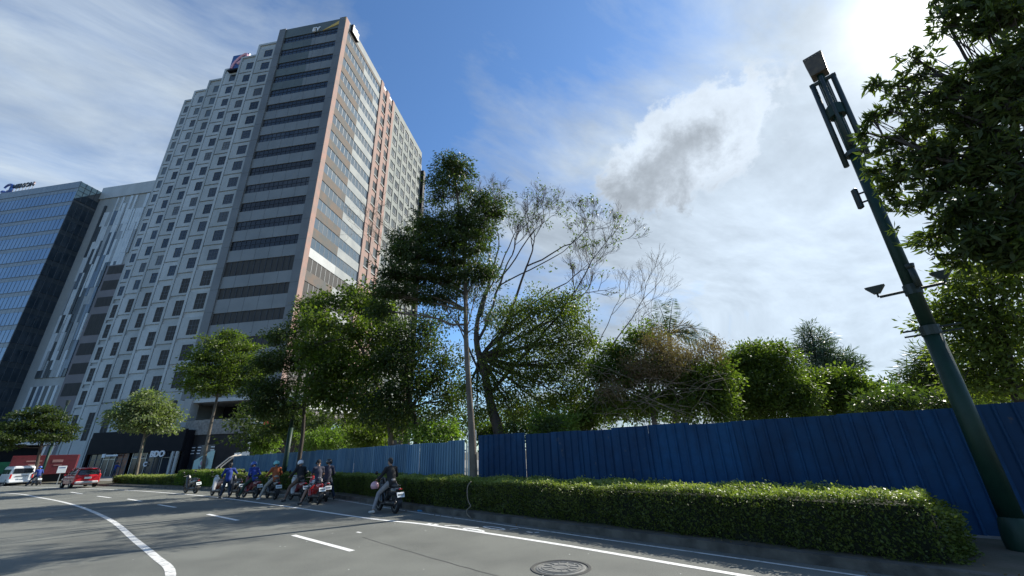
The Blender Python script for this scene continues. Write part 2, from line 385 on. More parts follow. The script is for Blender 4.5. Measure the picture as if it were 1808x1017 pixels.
# ------------------------------------------------------------------ ground, road, pavement
g = MB(); g.poly([(-1500, -1500, -.02), (1500, -1500, -.02), (1500, 1500, -.02), (-1500, 1500, -.02)])
struct('ground', g, soil)
KERB = [(13.2, -.95), (8.25, 4.0), (4.0, 8.25), (-1.0, 13.25), (-4.6, 16.95), (-7.5, 20.1), (-9.8, 22.4), (-13.7, 25.3), (-17.5, 27.6), (-24.5, 32.2), (-37.7, 40.6), (-52, 49.5), (-80, 63), (-140, 90)]
def smooth(pts, n=6):
    pts = [np.array(p, float) for p in pts]; out = []
    for i in range(len(pts) - 1):
        p0 = pts[max(i - 1, 0)]; p1 = pts[i]; p2 = pts[i + 1]; p3 = pts[min(i + 2, len(pts) - 1)]
        for k in range(n):
            t = k / n; out.append(.5 * ((2 * p1) + (-p0 + p2) * t + (2 * p0 - 5 * p1 + 4 * p2 - p3) * t * t + (-p0 + 3 * p1 - 3 * p2 + p3) * t ** 3))
    out.append(pts[-1]); return np.array(out)
def offs(line, d):   # offset a 2-D line to its right-hand (inland) side by d
    t = np.gradient(line, axis=0); t /= np.linalg.norm(t, axis=1)[:, None]
    return line + np.stack([t[:, 1], -t[:, 0]], 1) * d
KL = smooth(KERB)
def z3(a, z): return [(p[0], p[1], z) for p in a]
g = MB(); pts = list(KL) + [np.array(q) for q in [(-200, 90), (-400, 60), (-400, -200), (60, -200), (60, -40)]]
g.poly(z3(pts, 0.0)); struct('road', g, asphalt)
# kerb with joints, planting strip, pavement
g = MB(); K0, K1 = KL, offs(KL, .16)
for i in range(len(KL) - 1):
    a, b, c, d = K0[i], K0[i + 1], K1[i + 1], K1[i]
    g.hexa([(*a, -.05), (*b, -.05), (*c, -.05), (*d, -.05), (*a, .15), (*b, .15), (*c, .155), (*d, .155)][::1])
struct('kerb', g, kerbm)
g = MB(); g.strip(z3(offs(KL, .16), .148), z3(offs(KL, 2.9), .148)); struct('planting_strip', g, soil)
g = MB(); A, B = offs(KL, 2.9), offs(KL, 60)
g.strip(z3(A, .14), z3(B, .14)); struct('pavement', g, concrete)
# painted markings
def ribbon(g, line, w, z=.004):
    line = np.array(line); g.strip(z3(offs(line, -w / 2), z), z3(offs(line, w / 2), z))
marks = MB()
EDGE = smooth([(8.0, 2.45), (3.15, 7.33), (.48, 10.02), (-2.66, 12.85), (-5.02, 14.6), (-11.22, 19.95), (-20.34, 27.19), (-35.63, 37.16), (-60, 50)])
ribbon(marks, EDGE, .13)
tag(marks.build('edge_line', paint), kind='structure')
marks = MB(); ribbon(marks, offs(KL, -.28)[:44], .07); tag(marks.build('gutter_line', paint_worn), kind='structure')
marks = MB(); ribbon(marks, smooth([(-2.5, 3.2), (-4.4, 5.7), (-6.25, 8.43), (-7.8, 9.95), (-10.1, 12.05), (-15.1, 16.6), (-22.6, 22.7), (-31.2, 28.9), (-42.9, 36.4), (-70, 49)]), .155)
tag(marks.build('centre_line', paint_worn), kind='structure')
marks = MB()
for a, b in [((518, 945), (622, 973)), ((367, 908), (420, 919)), ((280, 891), (310, 896)), ((225, 881), (250, 885)), ((172, 876), (195, 879)), ((125, 869), (145, 872))]:
    p, q = gnd(*a)[:2], gnd(*b)[:2]; ribbon(marks, np.array([p, (p + q) / 2, q]), .13)
a, b = gnd(518, 945)[:2], gnd(622, 973)[:2]
tag(marks.build('lane_dashes', paint), kind='structure')
# bicycle symbol and small squares in the narrow lane
marks = MB()
dl = np.array([-.707, .707]); dn = np.array([.707, .707])
def lane(px, py): return gnd(px, py)[:2]
def ringm(c, rx, ry, wd, a0=0, a1=6.283, n=24):
    A = []; B = []
    for k in range(n + 1):
        w = a0 + (a1 - a0) * k / n
        A.append(c + dl * math.cos(w) * rx + dn * math.sin(w) * ry); B.append(c + dl * math.cos(w) * (rx - wd) + dn * math.sin(w) * (ry - wd * .8))
    marks.strip(z3(A, .006), z3(B, .006))
for (px, py) in ((758, 925.3), (769, 926.5)):
    c = lane(px, py); q = [c + dl * .1 + dn * .06, c + dl * .1 - dn * .06, c - dl * .1 - dn * .06, c - dl * .1 + dn * .06]; marks.poly(z3(q, .006))
ringm(lane(836, 936), .42, .13, .09); ringm(lane(872, 932.5), .42, .13, .08)
def bar(p, q, wd):
    p = lane(*p); q = lane(*q); t = (q - p) / np.linalg.norm(q - p); nn = np.array([-t[1], t[0]]) * wd / 2; marks.poly(z3([p + nn, q + nn, q - nn, p - nn], .009))
bar((785, 928.5), (812, 929), .07); bar((808, 931), (845, 932), .06); bar((820, 933), (850, 938), .05); bar((900, 935), (915, 933.5), .05); bar((930, 939.5), (940, 941), .06); bar((944, 941), (952, 940.5), .06)
tag(marks.build('bicycle_symbol', paint), kind='structure')
# cracks / seams of the asphalt
marks = MB()
for ln in ([(640, 949), (760, 985), (880, 1017), (900, 1030)], [(330, 944), (450, 938), (560, 930), (680, 922), (760, 916)]):
    q = []
    for i in range(len(ln) - 1):
        for k in range(7):
            t = k / 7; p = gnd(ln[i][0] + (ln[i + 1][0] - ln[i][0]) * t, ln[i][1] + (ln[i + 1][1] - ln[i][1]) * t)[:2]; q.append(p + rng.normal(0, .012, 2))
    ribbon(marks, q, .022, .003)
tag(marks.build('asphalt_seam', asphalt_dk), kind='structure')
patchm = mat('asphalt_patch', (.125, .128, .115), (.09, .092, .084), rough=.9, scale=2, bump=.6, bscale=90, detail=10, grit=.4, gscale=45)
marks = MB(); g_ = np.random.default_rng(4)
for k in range(70):
    c_ = np.array([g_.uniform(-9, 3.5), g_.uniform(6.5, 15)]);
    if c_.sum() > 11.5: continue
    rr_ = g_.uniform(.008, .022); marks.poly(z3([c_ + rr_ * np.array([math.cos(w), math.sin(w)]) * g_.uniform(.6, 1.2) for w in (0, 1.2, 2.5, 3.8, 5)], .002))
c_ = gnd(634, 940)[:2]; marks.poly(z3([c_ + dl * x_ + dn * y_ for x_, y_ in ((-.12, -.04), (.1, -.05), (.13, .03), (-.08, .05))], .002))
tag(marks.build('pale_specks', paint_worn), kind='structure')
# manhole cover
mc = gnd(990, 1003)
mh = thing('manhole_cover', 'round cast iron manhole cover set in the sunlit asphalt', 'manhole cover', mc)
iron = mat('cast_iron', (.20, .20, .185), (.14, .14, .13), rough=.7, scale=20, bump=.5)
MB().lathe([(.0, .012), (.40, .012), (.42, .004), (.42, 0)], mc, 40).build('lid', iron, mh)
MB().lathe([(.45, .001), (.455, .012), (.50, .012), (.51, .001)], mc, 40).build('rim', asphalt_dk, mh)
g = MB()
for rr_, ww in ((.30, .02), (.36, .015), (.12, .03)):
    g.lathe([(rr_, .012), (rr_, .02), (rr_ + ww, .02), (rr_ + ww, .012)], mc, 32)
for k in range(12):
    a = k * math.pi / 6; g.rbox((mc[0] + .23 * math.cos(a), mc[1] + .23 * math.sin(a), .016), (.14, .02, .01), .003, a)
g.build('tread_pattern', iron, mh)

# ------------------------------------------------------------------ main tower
TW = thing('office_tower', 'tall grey office tower with stepped punched window wall and banded corner block', 'building', FP(0, 0, 0))
ROOF = 106.9; PITCH = 4.64
def joints(s0, s1, d, zs, ss, name, parent, wd=.05):
    g = MB()
    for z in zs: g.fbox(s0, s1, d - .003, d + .05, z - wd / 2, z + wd / 2)
    for s_ in ss: g.fbox(s_ - wd / 2, s_ + wd / 2, d - .004, d + .05, min(zs), max(zs))
    return g.build(name, joint, parent)
# core volumes
g = MB(); g.fbox(0.0, 18.9, .35, 52, 11.9, ROOF - .1)
g.build('tower_core', cladd, TW)
# dark banded corner face (towards the street): side strips + spandrels + ribbon windows
zt = [103.6 - PITCH * i for i in range(14)]           # tops of office ribbons
bands = [(z, z - 2.15) for z in zt] + [(38.6, 35.4), (32.9, 30.6), (27.8, 25.5), (22.7, 20.4), (17.6, 15.3)]
g = MB(); g.fbox(17.1, 18.9, -.25, .35, 11.9, ROOF); g.fbox(-.02, 1.75, -.25, .35, 11.9, ROOF - .3)
g.build('pier', cladd, TW)
edge_z = [ROOF] + [q for b in bands for q in b] + [11.9]
for i in range(0, len(edge_z), 2):
    top, bot = edge_z[i], edge_z[i + 1]; k = i // 2
    if k < 5:
        g = MB(); g.fbox(8.8 if k else 1.75, 17.1, 0, .35, bot, top); g.build('spandrel', spandd, TW)
        if k: g = MB(); g.fbox(1.75, 8.8, 0, .35, bot, top); g.build('spandrel', spandg, TW)
    else:
        g = MB(); g.fbox(1.75, 17.1, 0, .35, bot, top); g.build('spandrel', spandg, TW)
g = MB()
for i in range(2, len(edge_z), 2):
    for k in range(1, 5): s_ = 1.75 + 3.07 * k; g.fbox(s_ - .03, s_ + .03, -.012, .1, edge_z[i + 1], edge_z[i])
for k in range(22):
    z = ROOF - 4.64 * k
    if z > 14: g.fbox(17.1, 18.9, -.262, -.1, z - .03, z + .03); g.fbox(0, 1.75, -.262, -.1, z - .03, z + .03)
tag(g.build('panel_joint', joint, TW), kind='stuff')
for i, (t_, b_) in enumerate(bands):
    g = MB(); g.fbox(1.75, 17.1, .18, .4, b_, t_)
    win = g.build('ribbon_window', gdark if i < 5 else (gmid if i < 14 else louv), TW)
    g = MB(); n = 14 if i < 14 else 12
    for k in range(1, n):
        s_ = 1.75 + 15.35 * k / n; g.fbox(s_ - .04, s_ + .04, .1, .18, b_, t_)
    if i < 14: g.fbox(1.75, 17.1, .1, .178, (t_ + b_) / 2 - .03, (t_ + b_) / 2 + .03)
    g.build('mullion', mullk, win)
# logo and beam on the top band
text_obj('logo_letter', 'EY', 1.9, .12, letter, TW, FP(8.0, -.2, 104.2), -Uu, (0, 0, 1), offset=.05)
g = MB(); g.add([FP(6.2, -.12, 103.55), FP(1.0, -.12, 105.0), FP(-.02, -.27, 105.1), FP(-.02, -.27, 106.85), FP(1.0, -.12, 106.6), FP(6.2, .0, 103.55), FP(1.0, .0, 105.0), FP(-.02, .0, 105.1), FP(-.02, .0, 106.85), FP(1.0, 0, 106.6)],
    [(0, 1, 2, 3, 4), (9, 8, 7, 6, 5), (0, 5, 6, 1), (1, 6, 7, 2), (2, 7, 8, 3), (3, 8, 9, 4), (4, 9, 5, 0)]); g.build('logo_beam', yellow, TW)
# stepped punched-window wall
cent = [23.5 + 7.47 * k for k in range(6)]
wz = [102.66 - PITCH * i for i in range(14)] + [36.93, 31.84, 26.38, 21.34, 16.15]
allwin = []
for k, cs in enumerate(cent):
    d = 2.4 * (k + 1); s0 = cs - 3.72; s1 = cs + 3.72 - (1.5 if k == 5 else 0)
    if k == 0: s0 = 18.9
    m_ = cladl if k % 2 == 0 else cladg
    g = MB(); g.fbox(s0, s1, d + .25, 45, 0, ROOF - .25); g.fbox(s0, s1, d - .02, d + .6, ROOF - .6, ROOF)
    g.fbox(s0, s0 + .55, d - .02, d + .25, 0, ROOF - .6); g.fbox(s1 - .55, s1, d - .02, d + .25, 0, ROOF - .6)
    g.build('wall', m_, TW)
    fr = MB()
    for i, z in enumerate(wz):
        hh = 1.28 if i < 14 else (1.7 if i in (14, 15) else 1.55); hw = 1.2
        # raised frame panel round the opening
        pz0, pz1 = z - 2.15, z + 2.15
        a0, a1 = s0 + .75, s1 - .75
        if k == 5: a1 = s1 - .5
        fr.fbox(a0, cs - hw, d, d + .25, pz0, pz1); fr.fbox(cs + hw, a1, d, d + .25, pz0, pz1)
        fr.fbox(cs - hw, cs + hw, d, d + .25, pz0, z - hh); fr.fbox(cs - hw, cs + hw, d, d + .25, z + hh, pz1)
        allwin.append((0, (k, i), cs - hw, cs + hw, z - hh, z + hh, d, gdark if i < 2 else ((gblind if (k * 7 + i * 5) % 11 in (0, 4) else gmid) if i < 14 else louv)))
    # tall openings near the street
    a0, a1 = s0 + .75, s1 - .75; hw = 1.2
    fr.fbox(a0, cs - hw, d, d + .25, 1.2, 13.6); fr.fbox(cs + hw, a1, d, d + .25, 1.2, 13.6)
    fr.fbox(cs - hw, cs + hw, d, d + .25, 1.2, 6.7); fr.fbox(cs - hw, cs + hw, d, d + .25, 12.4, 13.6)
    allwin.append((0, (k, 99), cs - hw, cs + hw, 6.7, 12.4, d, louv))
    fr.build('window_surround', cladl if k in (4, 5, 2) else cladg, TW)
# right-hand sunny face (towards -u)
def sbox(g, t0, t1, z0, z1, a=0.0, b=.4): g.fbox(a, b, t0, t1, z0, z1)   # a negative = proud of face
g = MB(); sbox(g, -.25, 1.2, 11.7, ROOF - .05, -.15, -.02); g.build('corner_pier', pink, TW)
g = MB(); sbox(g, 1.2, 19.2, 104.6, ROOF, -.12, 0); g.build('parapet', white, TW)
for i in range(20):
    top = 103.5 - 4.65 * i
    if i >= 14: top = 38.6 - 5.1 * (i - 14)
    if top < 14: break
    hgt = 2.45 if i < 14 else 2.9; bot = top - hgt
    nxt = (103.5 - 4.65 * (i + 1)) if i < 13 else 38.6 - 5.1 * (i - 13)
    g = MB(); sbox(g, 1.2, 19.2, bot, top, -.02, 0.0)
    win = g.build('ribbon_window', gribbon if i < 14 else louv, TW)
    g = MB()
    for k in range(1, 12): sbox(g, 1.2 + 1.5 * k - .04, 1.2 + 1.5 * k + .04, bot, top, -.05, -.02)
    g.build('mullion', mull if i < 14 else cladg, win)
    split = 10.1
    if i > 0 and i < 2: split = 16
    g = MB(); sbox(g, 1.2, split, nxt, bot, -.12, 0); g.build('spandrel', tan if i != 13 else cladg, TW)
    g = MB(); sbox(g, split, 19.2, nxt, bot, -.121, 0); g.build('spandrel', white, TW)
g = MB(); sbox(g, 1.2, 19.2, 103.5, 104.6, -.12, 0); g.build('spandrel', tan, TW)
g = MB()
for t0, t1 in ((19.2, 20.7), (23.0, 24.6), (26.9, 28.2)): sbox(g, t0, t1, 11.7, ROOF - .02, -.35, 0)
for i in range(21):
    z = 102.75 - PITCH * i
    if z > 14:
        sbox(g, 20.7, 23.0, z + 1.3, z + 3.0, -.1, 0); sbox(g, 24.6, 26.9, z + 1.3, z + 3.0, -.1, 0)
g.build('pink_pilaster', pink, TW)
g = MB(); sbox(g, 28.2, 52, ROOF - 2.4, ROOF, -.25, 0); cols_ = [29.9 + 4.0 * k for k in range(6)]
for k in range(7): tt = 28.2 + 4.0 * k; sbox(g, tt, min(tt + .95, 52), 11.7, ROOF - 2.4, -.25, 0)
for i in range(21):
    z = 102.75 - PITCH * i
    if z > 14: sbox(g, 28.2, 52, z - 3.35, z - 1.3, -.16, 0)
g.build('grid_frame', rwhite, TW)
g = MB()
for i in range(21):
    z = 102.75 - PITCH * i
    if z > 14:
        for t_ in (21.85, 25.75): sbox(g, t_ - 1.1, t_ + 1.1, z - 1.62, z - 1.3, -.3, 0)
        for t_ in cols_: sbox(g, t_ + .2 - 1, t_ + .2 + 1.3, z - 1.5, z - 1.3, -.3, 0)
tag(g.build('window_sill', white, TW), kind='stuff')
for i in range(20):
    z = 102.75 - PITCH * i
    if z < 14: break
    for t_ in (21.85, 25.75) + tuple(c + .7 for c in cols_):
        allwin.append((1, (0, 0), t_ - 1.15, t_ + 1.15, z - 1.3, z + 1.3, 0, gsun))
def winbox(g, wn):
    if wn[0] == 0: g.fbox(wn[2], wn[3], wn[6] + .09, wn[6] + .26, wn[4], wn[5])
    else: sbox(g, wn[2], wn[3], wn[4], wn[5], -.03, 0.0)
def wingrid(g, wn):
    if wn[0] == 0:
        s_, z_ = (wn[2] + wn[3]) / 2, (wn[4] + wn[5]) / 2
        for q in (-.35, .35): g.fbox(s_ + q - .03, s_ + q + .03, wn[6] + .05, wn[6] + .09, wn[4], wn[5])
        for q in (-.4, .4): g.fbox(wn[2], wn[3], wn[6] + .052, wn[6] + .088, z_ + q - .03, z_ + q + .03)
left = [w_ for w_ in allwin if w_[0] == 0]
# the hundred that show largest: lower rows first, nearest columns first
left.sort(key=lambda w_: -((w_[5] - w_[4]) * 60 / (62 + w_[6] + w_[2] * .5 + w_[4] * .45)))
vis = left[:100]
for w_ in vis:
    g = MB(); winbox(g, w_); o_ = g.build('window', w_[7], TW)
    g = MB(); wingrid(g, w_); g.build('glazing_bar', mull, o_)
g = MB()
for w_ in left[100:] + [w_ for w_ in allwin if w_[0] == 1]: winbox(g, w_)
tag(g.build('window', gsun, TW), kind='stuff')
g = MB(); g.fbox(-1.3, .2, 52.3, 54, 0, 99); g.build('dark_fin', black, TW)
# rest of the body behind the sunny face
g = MB(); g.fbox(0.0, 18.8, 52, 53, 0, ROOF - 5); g.fbox(6, 40, 20, 44, ROOF - .3, ROOF + 1.5)
g.build('roof_plant', cladd, TW)
# soffit, brown under-band and ground storeys below the corner block
g = MB(); g.fbox(-.3, 17.4, -.3, 40, 11.3, 11.9); g.fbox(-4.5, -.3, .4, 28, 9.6, 11.7); g.build('soffit_band', cladl, TW)
g = MB(); g.fbox(-4.2, 3.5, 1.5, 28, 8.6, 11.2); g.build('brown_fascia', cladb, TW)
g = MB(); g.fbox(3.6, 16.6, 7, 8, 5.9, 11.29); g.fbox(3.6, 3.9, 1.0, 7, 5.9, 11.29); g.build('dark_recess', black, TW)
g = MB(); g.fbox(16.1, 17.6, -.6, 1.0, 7.3, 12.0); g.build('white_pillar', white, TW)
# curved podium
def arc_wall(z0, z1, rad_extra, m_, name, s0=3.6, s1=17.2, bulge=1.6, th=.3):
    A = []; B = []
    for k in range(17):
        t_ = k / 16; s_ = s0 + (s1 - s0) * t_; dd = -bulge * math.sin(math.pi * min(1, t_ * 1.0)) - rad_extra
        A.append((s_, dd)); B.append((s_, dd + th))
    g = MB()
    for k in range(16):
        q = []
        for z in (z0, z1):
            q += [FP(*A[k], z), FP(*A[k + 1], z), FP(*B[k + 1], z), FP(*B[k], z)]
        g.hexa(q)
    return g.build(name, m_, TW)
g = MB(); g.fbox(3.6, 17.2, 0.2, 22, 0, 5.9); g.fbox(3.6, 17.2, 6, 22, 5.9, 8.6); g.fbox(3.6, 17.2, 20, 22, 8.6, 11.3); g.build('podium_core', blackw, TW)
arc_wall(5.9, 8.25, .15, concrete, 'balcony_parapet')
arc_wall(0.1, 5.9, 0, blackw, 'podium_wall')
for (s0, s1) in ((8.6, 11.6), (12.2, 15.6)):
    def dd(s_): return -1.6 * math.sin(math.pi * (s_ - 3.6) / 13.6) - .06
    pts = [(s0 + (s1 - s0) * k / 4) for k in range(5)]
    g = MB()
    for k in range(4): g.hexa([FP(pts[k], dd(pts[k]), .3), FP(pts[k + 1], dd(pts[k + 1]), .3), FP(pts[k + 1], .2, .3), FP(pts[k], .2, .3), FP(pts[k], dd(pts[k]), 4.3), FP(pts[k + 1], dd(pts[k + 1]), 4.3), FP(pts[k + 1], .2, 4.3), FP(pts[k], .2, 4.3)])
    sw = g.build('shop_window', gmid, TW)
    g = MB()
    for z in (3.9, 3.45, 3.0): g.hexa([FP(s0, dd(s0) - .06, z), FP(s1, dd(s1) - .06, z), FP(s1, dd(s1), z), FP(s0, dd(s0), z), FP(s0, dd(s0) - .06, z + .12), FP(s1, dd(s1) - .06, z + .12), FP(s1, dd(s1), z + .12), FP(s0, dd(s0), z + .12)])
    g.build('white_bar', letter, sw)
# poster with round emblem in the right-hand window
poster = mat('poster_green', (.38, .55, .50), (.45, .62, .56), rough=.5); emb = mat('emblem_ring', (.16, .22, .26), rough=.5); embr = mat('emblem_rose', (.45, .25, .32), rough=.5)
g = MB(); y0 = -1.95; g.add([FP(11.4, y0, .4), FP(8.3, y0 + .3, .4), FP(8.3, y0 + .3, 3.4), FP(8.9, y0 + .25, 3.4), FP(11.4, y0, 2.0), FP(11.4, y0 + .05, .4), FP(8.3, y0 + .35, .4), FP(8.3, y0 + .35, 3.4), FP(8.9, y0 + .3, 3.4), FP(11.4, y0 + .05, 2.0)], [(0, 1, 2, 3, 4), (9, 8, 7, 6, 5), (0, 5, 6, 1), (1, 6, 7, 2), (2, 7, 8, 3), (3, 8, 9, 4), (4, 9, 5, 0)])
po = g.build('poster', poster, TW)
for r0, r1, m_ in ((.95, .62, emb), (.36, 0.0, embr)):
    A = [FP(9.9 + r0 * math.cos(a), y0 + .15 - .06, 1.6 + r0 * math.sin(a)) for a in np.linspace(0, 6.283, 29)]; B = [FP(9.9 + r1 * math.cos(a), y0 + .15 - .061, 1.6 + r1 * math.sin(a)) for a in np.linspace(0, 6.283, 29)]
    g = MB(); g.strip(A, B); g.build('round_emblem', m_, po)
# logo sign at a roof step
sgn = thing('rooftop_logo_sign', 'square blue sign with a looping pink letter at the roof step of the tower', 'sign', FP(43.2, 7.0, 105.4))
sgb = mat('sign_blue', (.02, .07, .22), (.03, .10, .28), rough=.4); sgp = mat('sign_pink', (.72, .28, .36), (.8, .5, .56), rough=.4)
SD = 6.6; g = MB(); g.fbox(34.6, 39.9, SD, SD + .5, 105.2, 110.9); g.build('backing', sgb, sgn)
g = MB(); g.fbox(34.4, 40.1, SD - .25, SD + .6, 104.6, 105.2); g.build('sign_ledge', black, sgn)
def curve_mark(pts, r, m_, name, parent, dd_):
    q = smooth(pts, 6); g = MB(); g.tube([FP(p[0], dd_, p[1]) for p in q], r, 6); return g.build(name, m_, parent)
curve_mark([(39.2, 105.5), (38.6, 107.6), (37.2, 109.6), (35.6, 110.5), (35.0, 109.6), (36.0, 108.2), (37.6, 107.0)], .36, sgp, 'looping_letter', sgn, SD - .1)
curve_mark([(37.4, 107.0), (36.2, 107.3), (35.4, 106.8), (36.4, 106.2), (35.2, 105.8)], .36, sgp, 'looping_letter', sgn, SD - .1)
# small sign on the sunny parapet
sg2 = thing('parapet_sign', 'white letter sign with black edge near the top corner of the sunny face', 'sign', FP(-.2, 2.2, 104.6))
g = MB(); g.fbox(-.75, -.2, 2.2, 5.2, 104.35, 104.6); g.fbox(-.75, -.2, 2.0, 2.22, 104.35, 107.0); g.build('sign_frame', black, sg2)
for k in range(4): g = MB(); g.fbox(-.7, -.25, 2.35 + k * .72, 2.85 + k * .72, 104.7, 107.3 - (k % 2) * .3); g.build('sign_letter', letter, sg2)

# ------------------------------------------------------------------ shop block at the foot of the tower
SB = thing('shop_block', 'low black shop block with bank letters along the foot of the tower', 'building', FP(22, -3, 0))
g = MB(); g.fbox(13.2, 31.2, -3, -2.6, 3.5, 6.9); g.fbox(13.2, 31.2, -2.6, 4, 6.2, 6.6); g.fbox(13.0, 13.4, -2.6, .3, 0.1, 6.7); g.fbox(31.2, 31.6, -2.8, 4, .1, 6.0); g.build('fascia', black, SB)
g = MB(); g.fbox(13.4, 31.2, -.2, 2.2, .1, 3.6); g.build('interior_wall', blackw, SB)
for i, (a, b) in enumerate(((13.9, 16.9), (17.2, 19.6), (19.9, 22.6), (23.4, 25.6), (25.9, 28.2), (28.5, 30.8))):
    g = MB(); g.fbox(a, b, -2.45, -2.4, .15, 3.45); wn = g.build('shop_window', gdark if i != 3 else mat('shop_orange', (.30, .08, .035), (.08, .03, .02), rough=.3, scale=1), SB)
    g = MB()
    for q in (a, (a + b) / 2, b): g.fbox(q - .05, q + .05, -2.52, -2.45, .15, 3.45)
    g.fbox(a, b, -2.515, -2.452, 2.6, 2.68); g.build('window_frame', mull if i % 2 else steel, wn)
g = MB()
for a in (13.55, 14.3): g.fbox(a, a + .28, -3.2, -2.95, .1, 3.5)
g.build('grey_column', cladl, SB)
text_obj('bank_letter', 'BDO', 1.25, .08, letter, SB, FP(17.3, -3.1, 3.15), -Uu, (0, 0, 1), offset=.04)
g = MB(); g.fbox(27.3, 27.9, -3.1, -3.0, 2.95, 3.5); g.fbox(24.9, 27.1, -3.1, -3.0, 3.1, 3.35); g.build('shop_logo', letter, SB)
g = MB(); g.fbox(20.6, 22.3, -2.6, -2.5, 2.75, 2.95); g.build('shop_logo', mat('dim_letter', (.3, .32, .33), rough=.5), SB)
text_obj('shop_letter', 'C', .9, .05, letter, SB, FP(19.6, -2.65, 1.7), -Uu, (0, 0, 1), offset=.05)

# ------------------------------------------------------------------ mosaic-clad block
MBK = thing('mosaic_block', 'mid-rise block clad in grey and white mosaic strips beside the tower', 'building', FP(75, 16.7, 0))
g = MB(); g.fbox(64.8, 84.4, 16.9, 45, 0, 78.3); g.build('wall', cladg, MBK)
g = MB(); g.fbox(62.5, 84.4, 16.55, 16.9, 74.6, 78.6); g.build('parapet', cladl, MBK)
shades = [mat('strip_white', (.62, .66, .67), (.52, .56, .58), rough=.45, scale=.4), mat('strip_grey', (.36, .385, .39), (.29, .31, .32), rough=.45, scale=.4), mat('strip_dark', (.085, .10, .105), (.06, .07, .078), rough=.3, scale=.4), mat('strip_glass', (.15, .19, .23), (.11, .14, .18), rough=.2, scale=.4)]
r3 = random.Random(5); s_ = 81.2; kk = 0; strips = []
xs = [81.2, 80.3, 79.3, 78.5, 77.5, 76.8, 75.7, 74.9, 73.9, 73.1, 72.2, 71.3, 70.4, 69.5, 68.5, 67.6, 66.6]
for i in range(len(xs) - 1):
    z = 74.3 - r3.choice([0, 0, 2.4, 4.8]); s1, s0 = xs[i], xs[i + 1]
    zmin = 22 if s0 > 71.8 else (51.5 if s0 > 67 else 55)
    while z > zmin:
        h_ = r3.choice([4.8, 4.8, 7.2, 9.6]); zb = max(z - h_, zmin)
        wn = [.33, .22, .33, .12] if s1 - s0 > 1.1 else [.5, .2, .25, .05]
        k = r3.choices(range(4), wn)[0]; strips.append((s0 + r3.choice([0, 0, .25]), s1, zb, z, k)); z = zb
    for rep in range(1):
        z2 = 20.0
        if s0 > 72.5: strips.append((s0, s1, 9.5, z2, r3.choices(range(4), [.3, .15, .45, .1])[0]))
strips.sort(key=lambda q: -(q[1] - q[0]) * (q[3] - q[2]))
rest_ = MB()
for a, b, z0, z1, k in strips[100:]: rest_.fbox(a + .02, b - .02, 16.62, 16.9, z0 + .03, z1 - .03)
if strips[100:]: tag(rest_.build('facade_strip', shades[2], MBK), kind='stuff')
for a, b, z0, z1, k in strips[:100]:
    g = MB(); g.fbox(a + .02, b - .02, 16.62 - .03 * k, 16.9, z0 + .03, z1 - .03); g.build('facade_strip', shades[k], MBK)
brw = [(55, 52, gmid)] + []
g = MB(); g.fbox(64.9, 71.7, 16.5, 16.9, 0, 51.5); g.build('brown_wall', cladb, MBK)
for (t_, b_) in ((51.2, 48.8), (46.9, 44.2), (42.2, 39.6), (37.6, 32.0), (30.0, 27.0), (25.0, 22.3), (20.2, 17.2)):
    g = MB(); g.fbox(64.9, 71.0, 16.44, 16.5, b_, t_); g.build('louvre_band', louv, MBK)
# ------------------------------------------------------------------ blue curtain-wall building on the left
BB = thing('glass_office_building', 'blue glass curtain wall office building at the left edge', 'building', FP(84.4, 11.35, 0))
fl = [75.1 - 4.5 * i for i in range(17)]
g = MB(); g.fbox(84.55, 130, 11.5, 60, 0, 76.9); g.build('building_core', cladd, BB)
g = MB(); g.fbox(84.4, 130, 11.25, 11.5, 75.1, 77.2); g.build('roof_band', gspan, BB)
for i, z in enumerate(fl):
    nz = fl[i + 1] if i + 1 < len(fl) else 0
    g = MB(); g.fbox(84.4, 130, 11.32, 11.5, z - 1.25, z - .12); g.build('spandrel', gspan, BB)
    g = MB(); g.fbox(84.4, 130, 11.35, 11.5, nz, z - 1.25); g.build('ribbon_window', gcurt, BB)
    g = MB(); g.fbox(84.38, 130, 11.24, 11.45, z - .12, z); g.build('floor_line', mull, BB)
    # side face
    if z < 72:
        g = MB(); g.fbox(84.37, 84.55, 11.35, 16.9, z - 1.3, z - .1); g.build('side_spandrel', gside2, BB)
    g = MB(); g.fbox(84.38, 84.55, 11.35, 16.9, nz if z < 72 else 71.2, z - 1.3 if z < 72 else 73.6); g.build('side_window', gside, BB)
g = MB()
for k in range(34): s_ = 84.5 + 1.33 * k; g.fbox(s_ - .03, s_ + .03, 11.31, 11.36, 2, 75)
g.build('mullion', mull, BB)
g = MB()
for k in range(5): t_ = 11.35 + 1.38 * k; g.fbox(84.33, 84.4, t_ - .04, t_ + .04, 2, 77)
g.build('side_mullion', mull, BB)
g = MB(); g.add([FP(84.36, 11.3, 71.3), FP(84.36, 11.3, 77.1), FP(84.36, 16.9, 77.1), FP(84.5, 11.3, 71.3), FP(84.5, 11.3, 77.1), FP(84.5, 16.9, 77.1)], [(0, 2, 1), (3, 4, 5), (0, 1, 4, 3), (1, 2, 5, 4), (2, 0, 3, 5)]); pg = g.build('parapet_glass', gtop, BB)
g = MB()
for k in range(1, 4):
    t_ = 11.35 + 1.4 * k; g.fbox(84.3, 84.36, t_ - .05, t_ + .05, 71.3 + 5.8 * (k * 1.4 / 5.6), 77.15)
    z_ = 77.1 - 1.45 * k; g.fbox(84.3, 84.358, 11.3, 11.3 + 5.6 * (z_ - 71.3) / 5.8, z_ - .05, z_ + .05)
g.build('glazing_bar', mull, pg)
rs = thing('rooftop_sign', 'blue swirl and dark letters standing on the glass building roof', 'sign', FP(108, 12, 77.2))
g = MB(); sb2 = mat('swirl_blue', (.02, .12, .35), (.05, .05, .25), rough=.4)
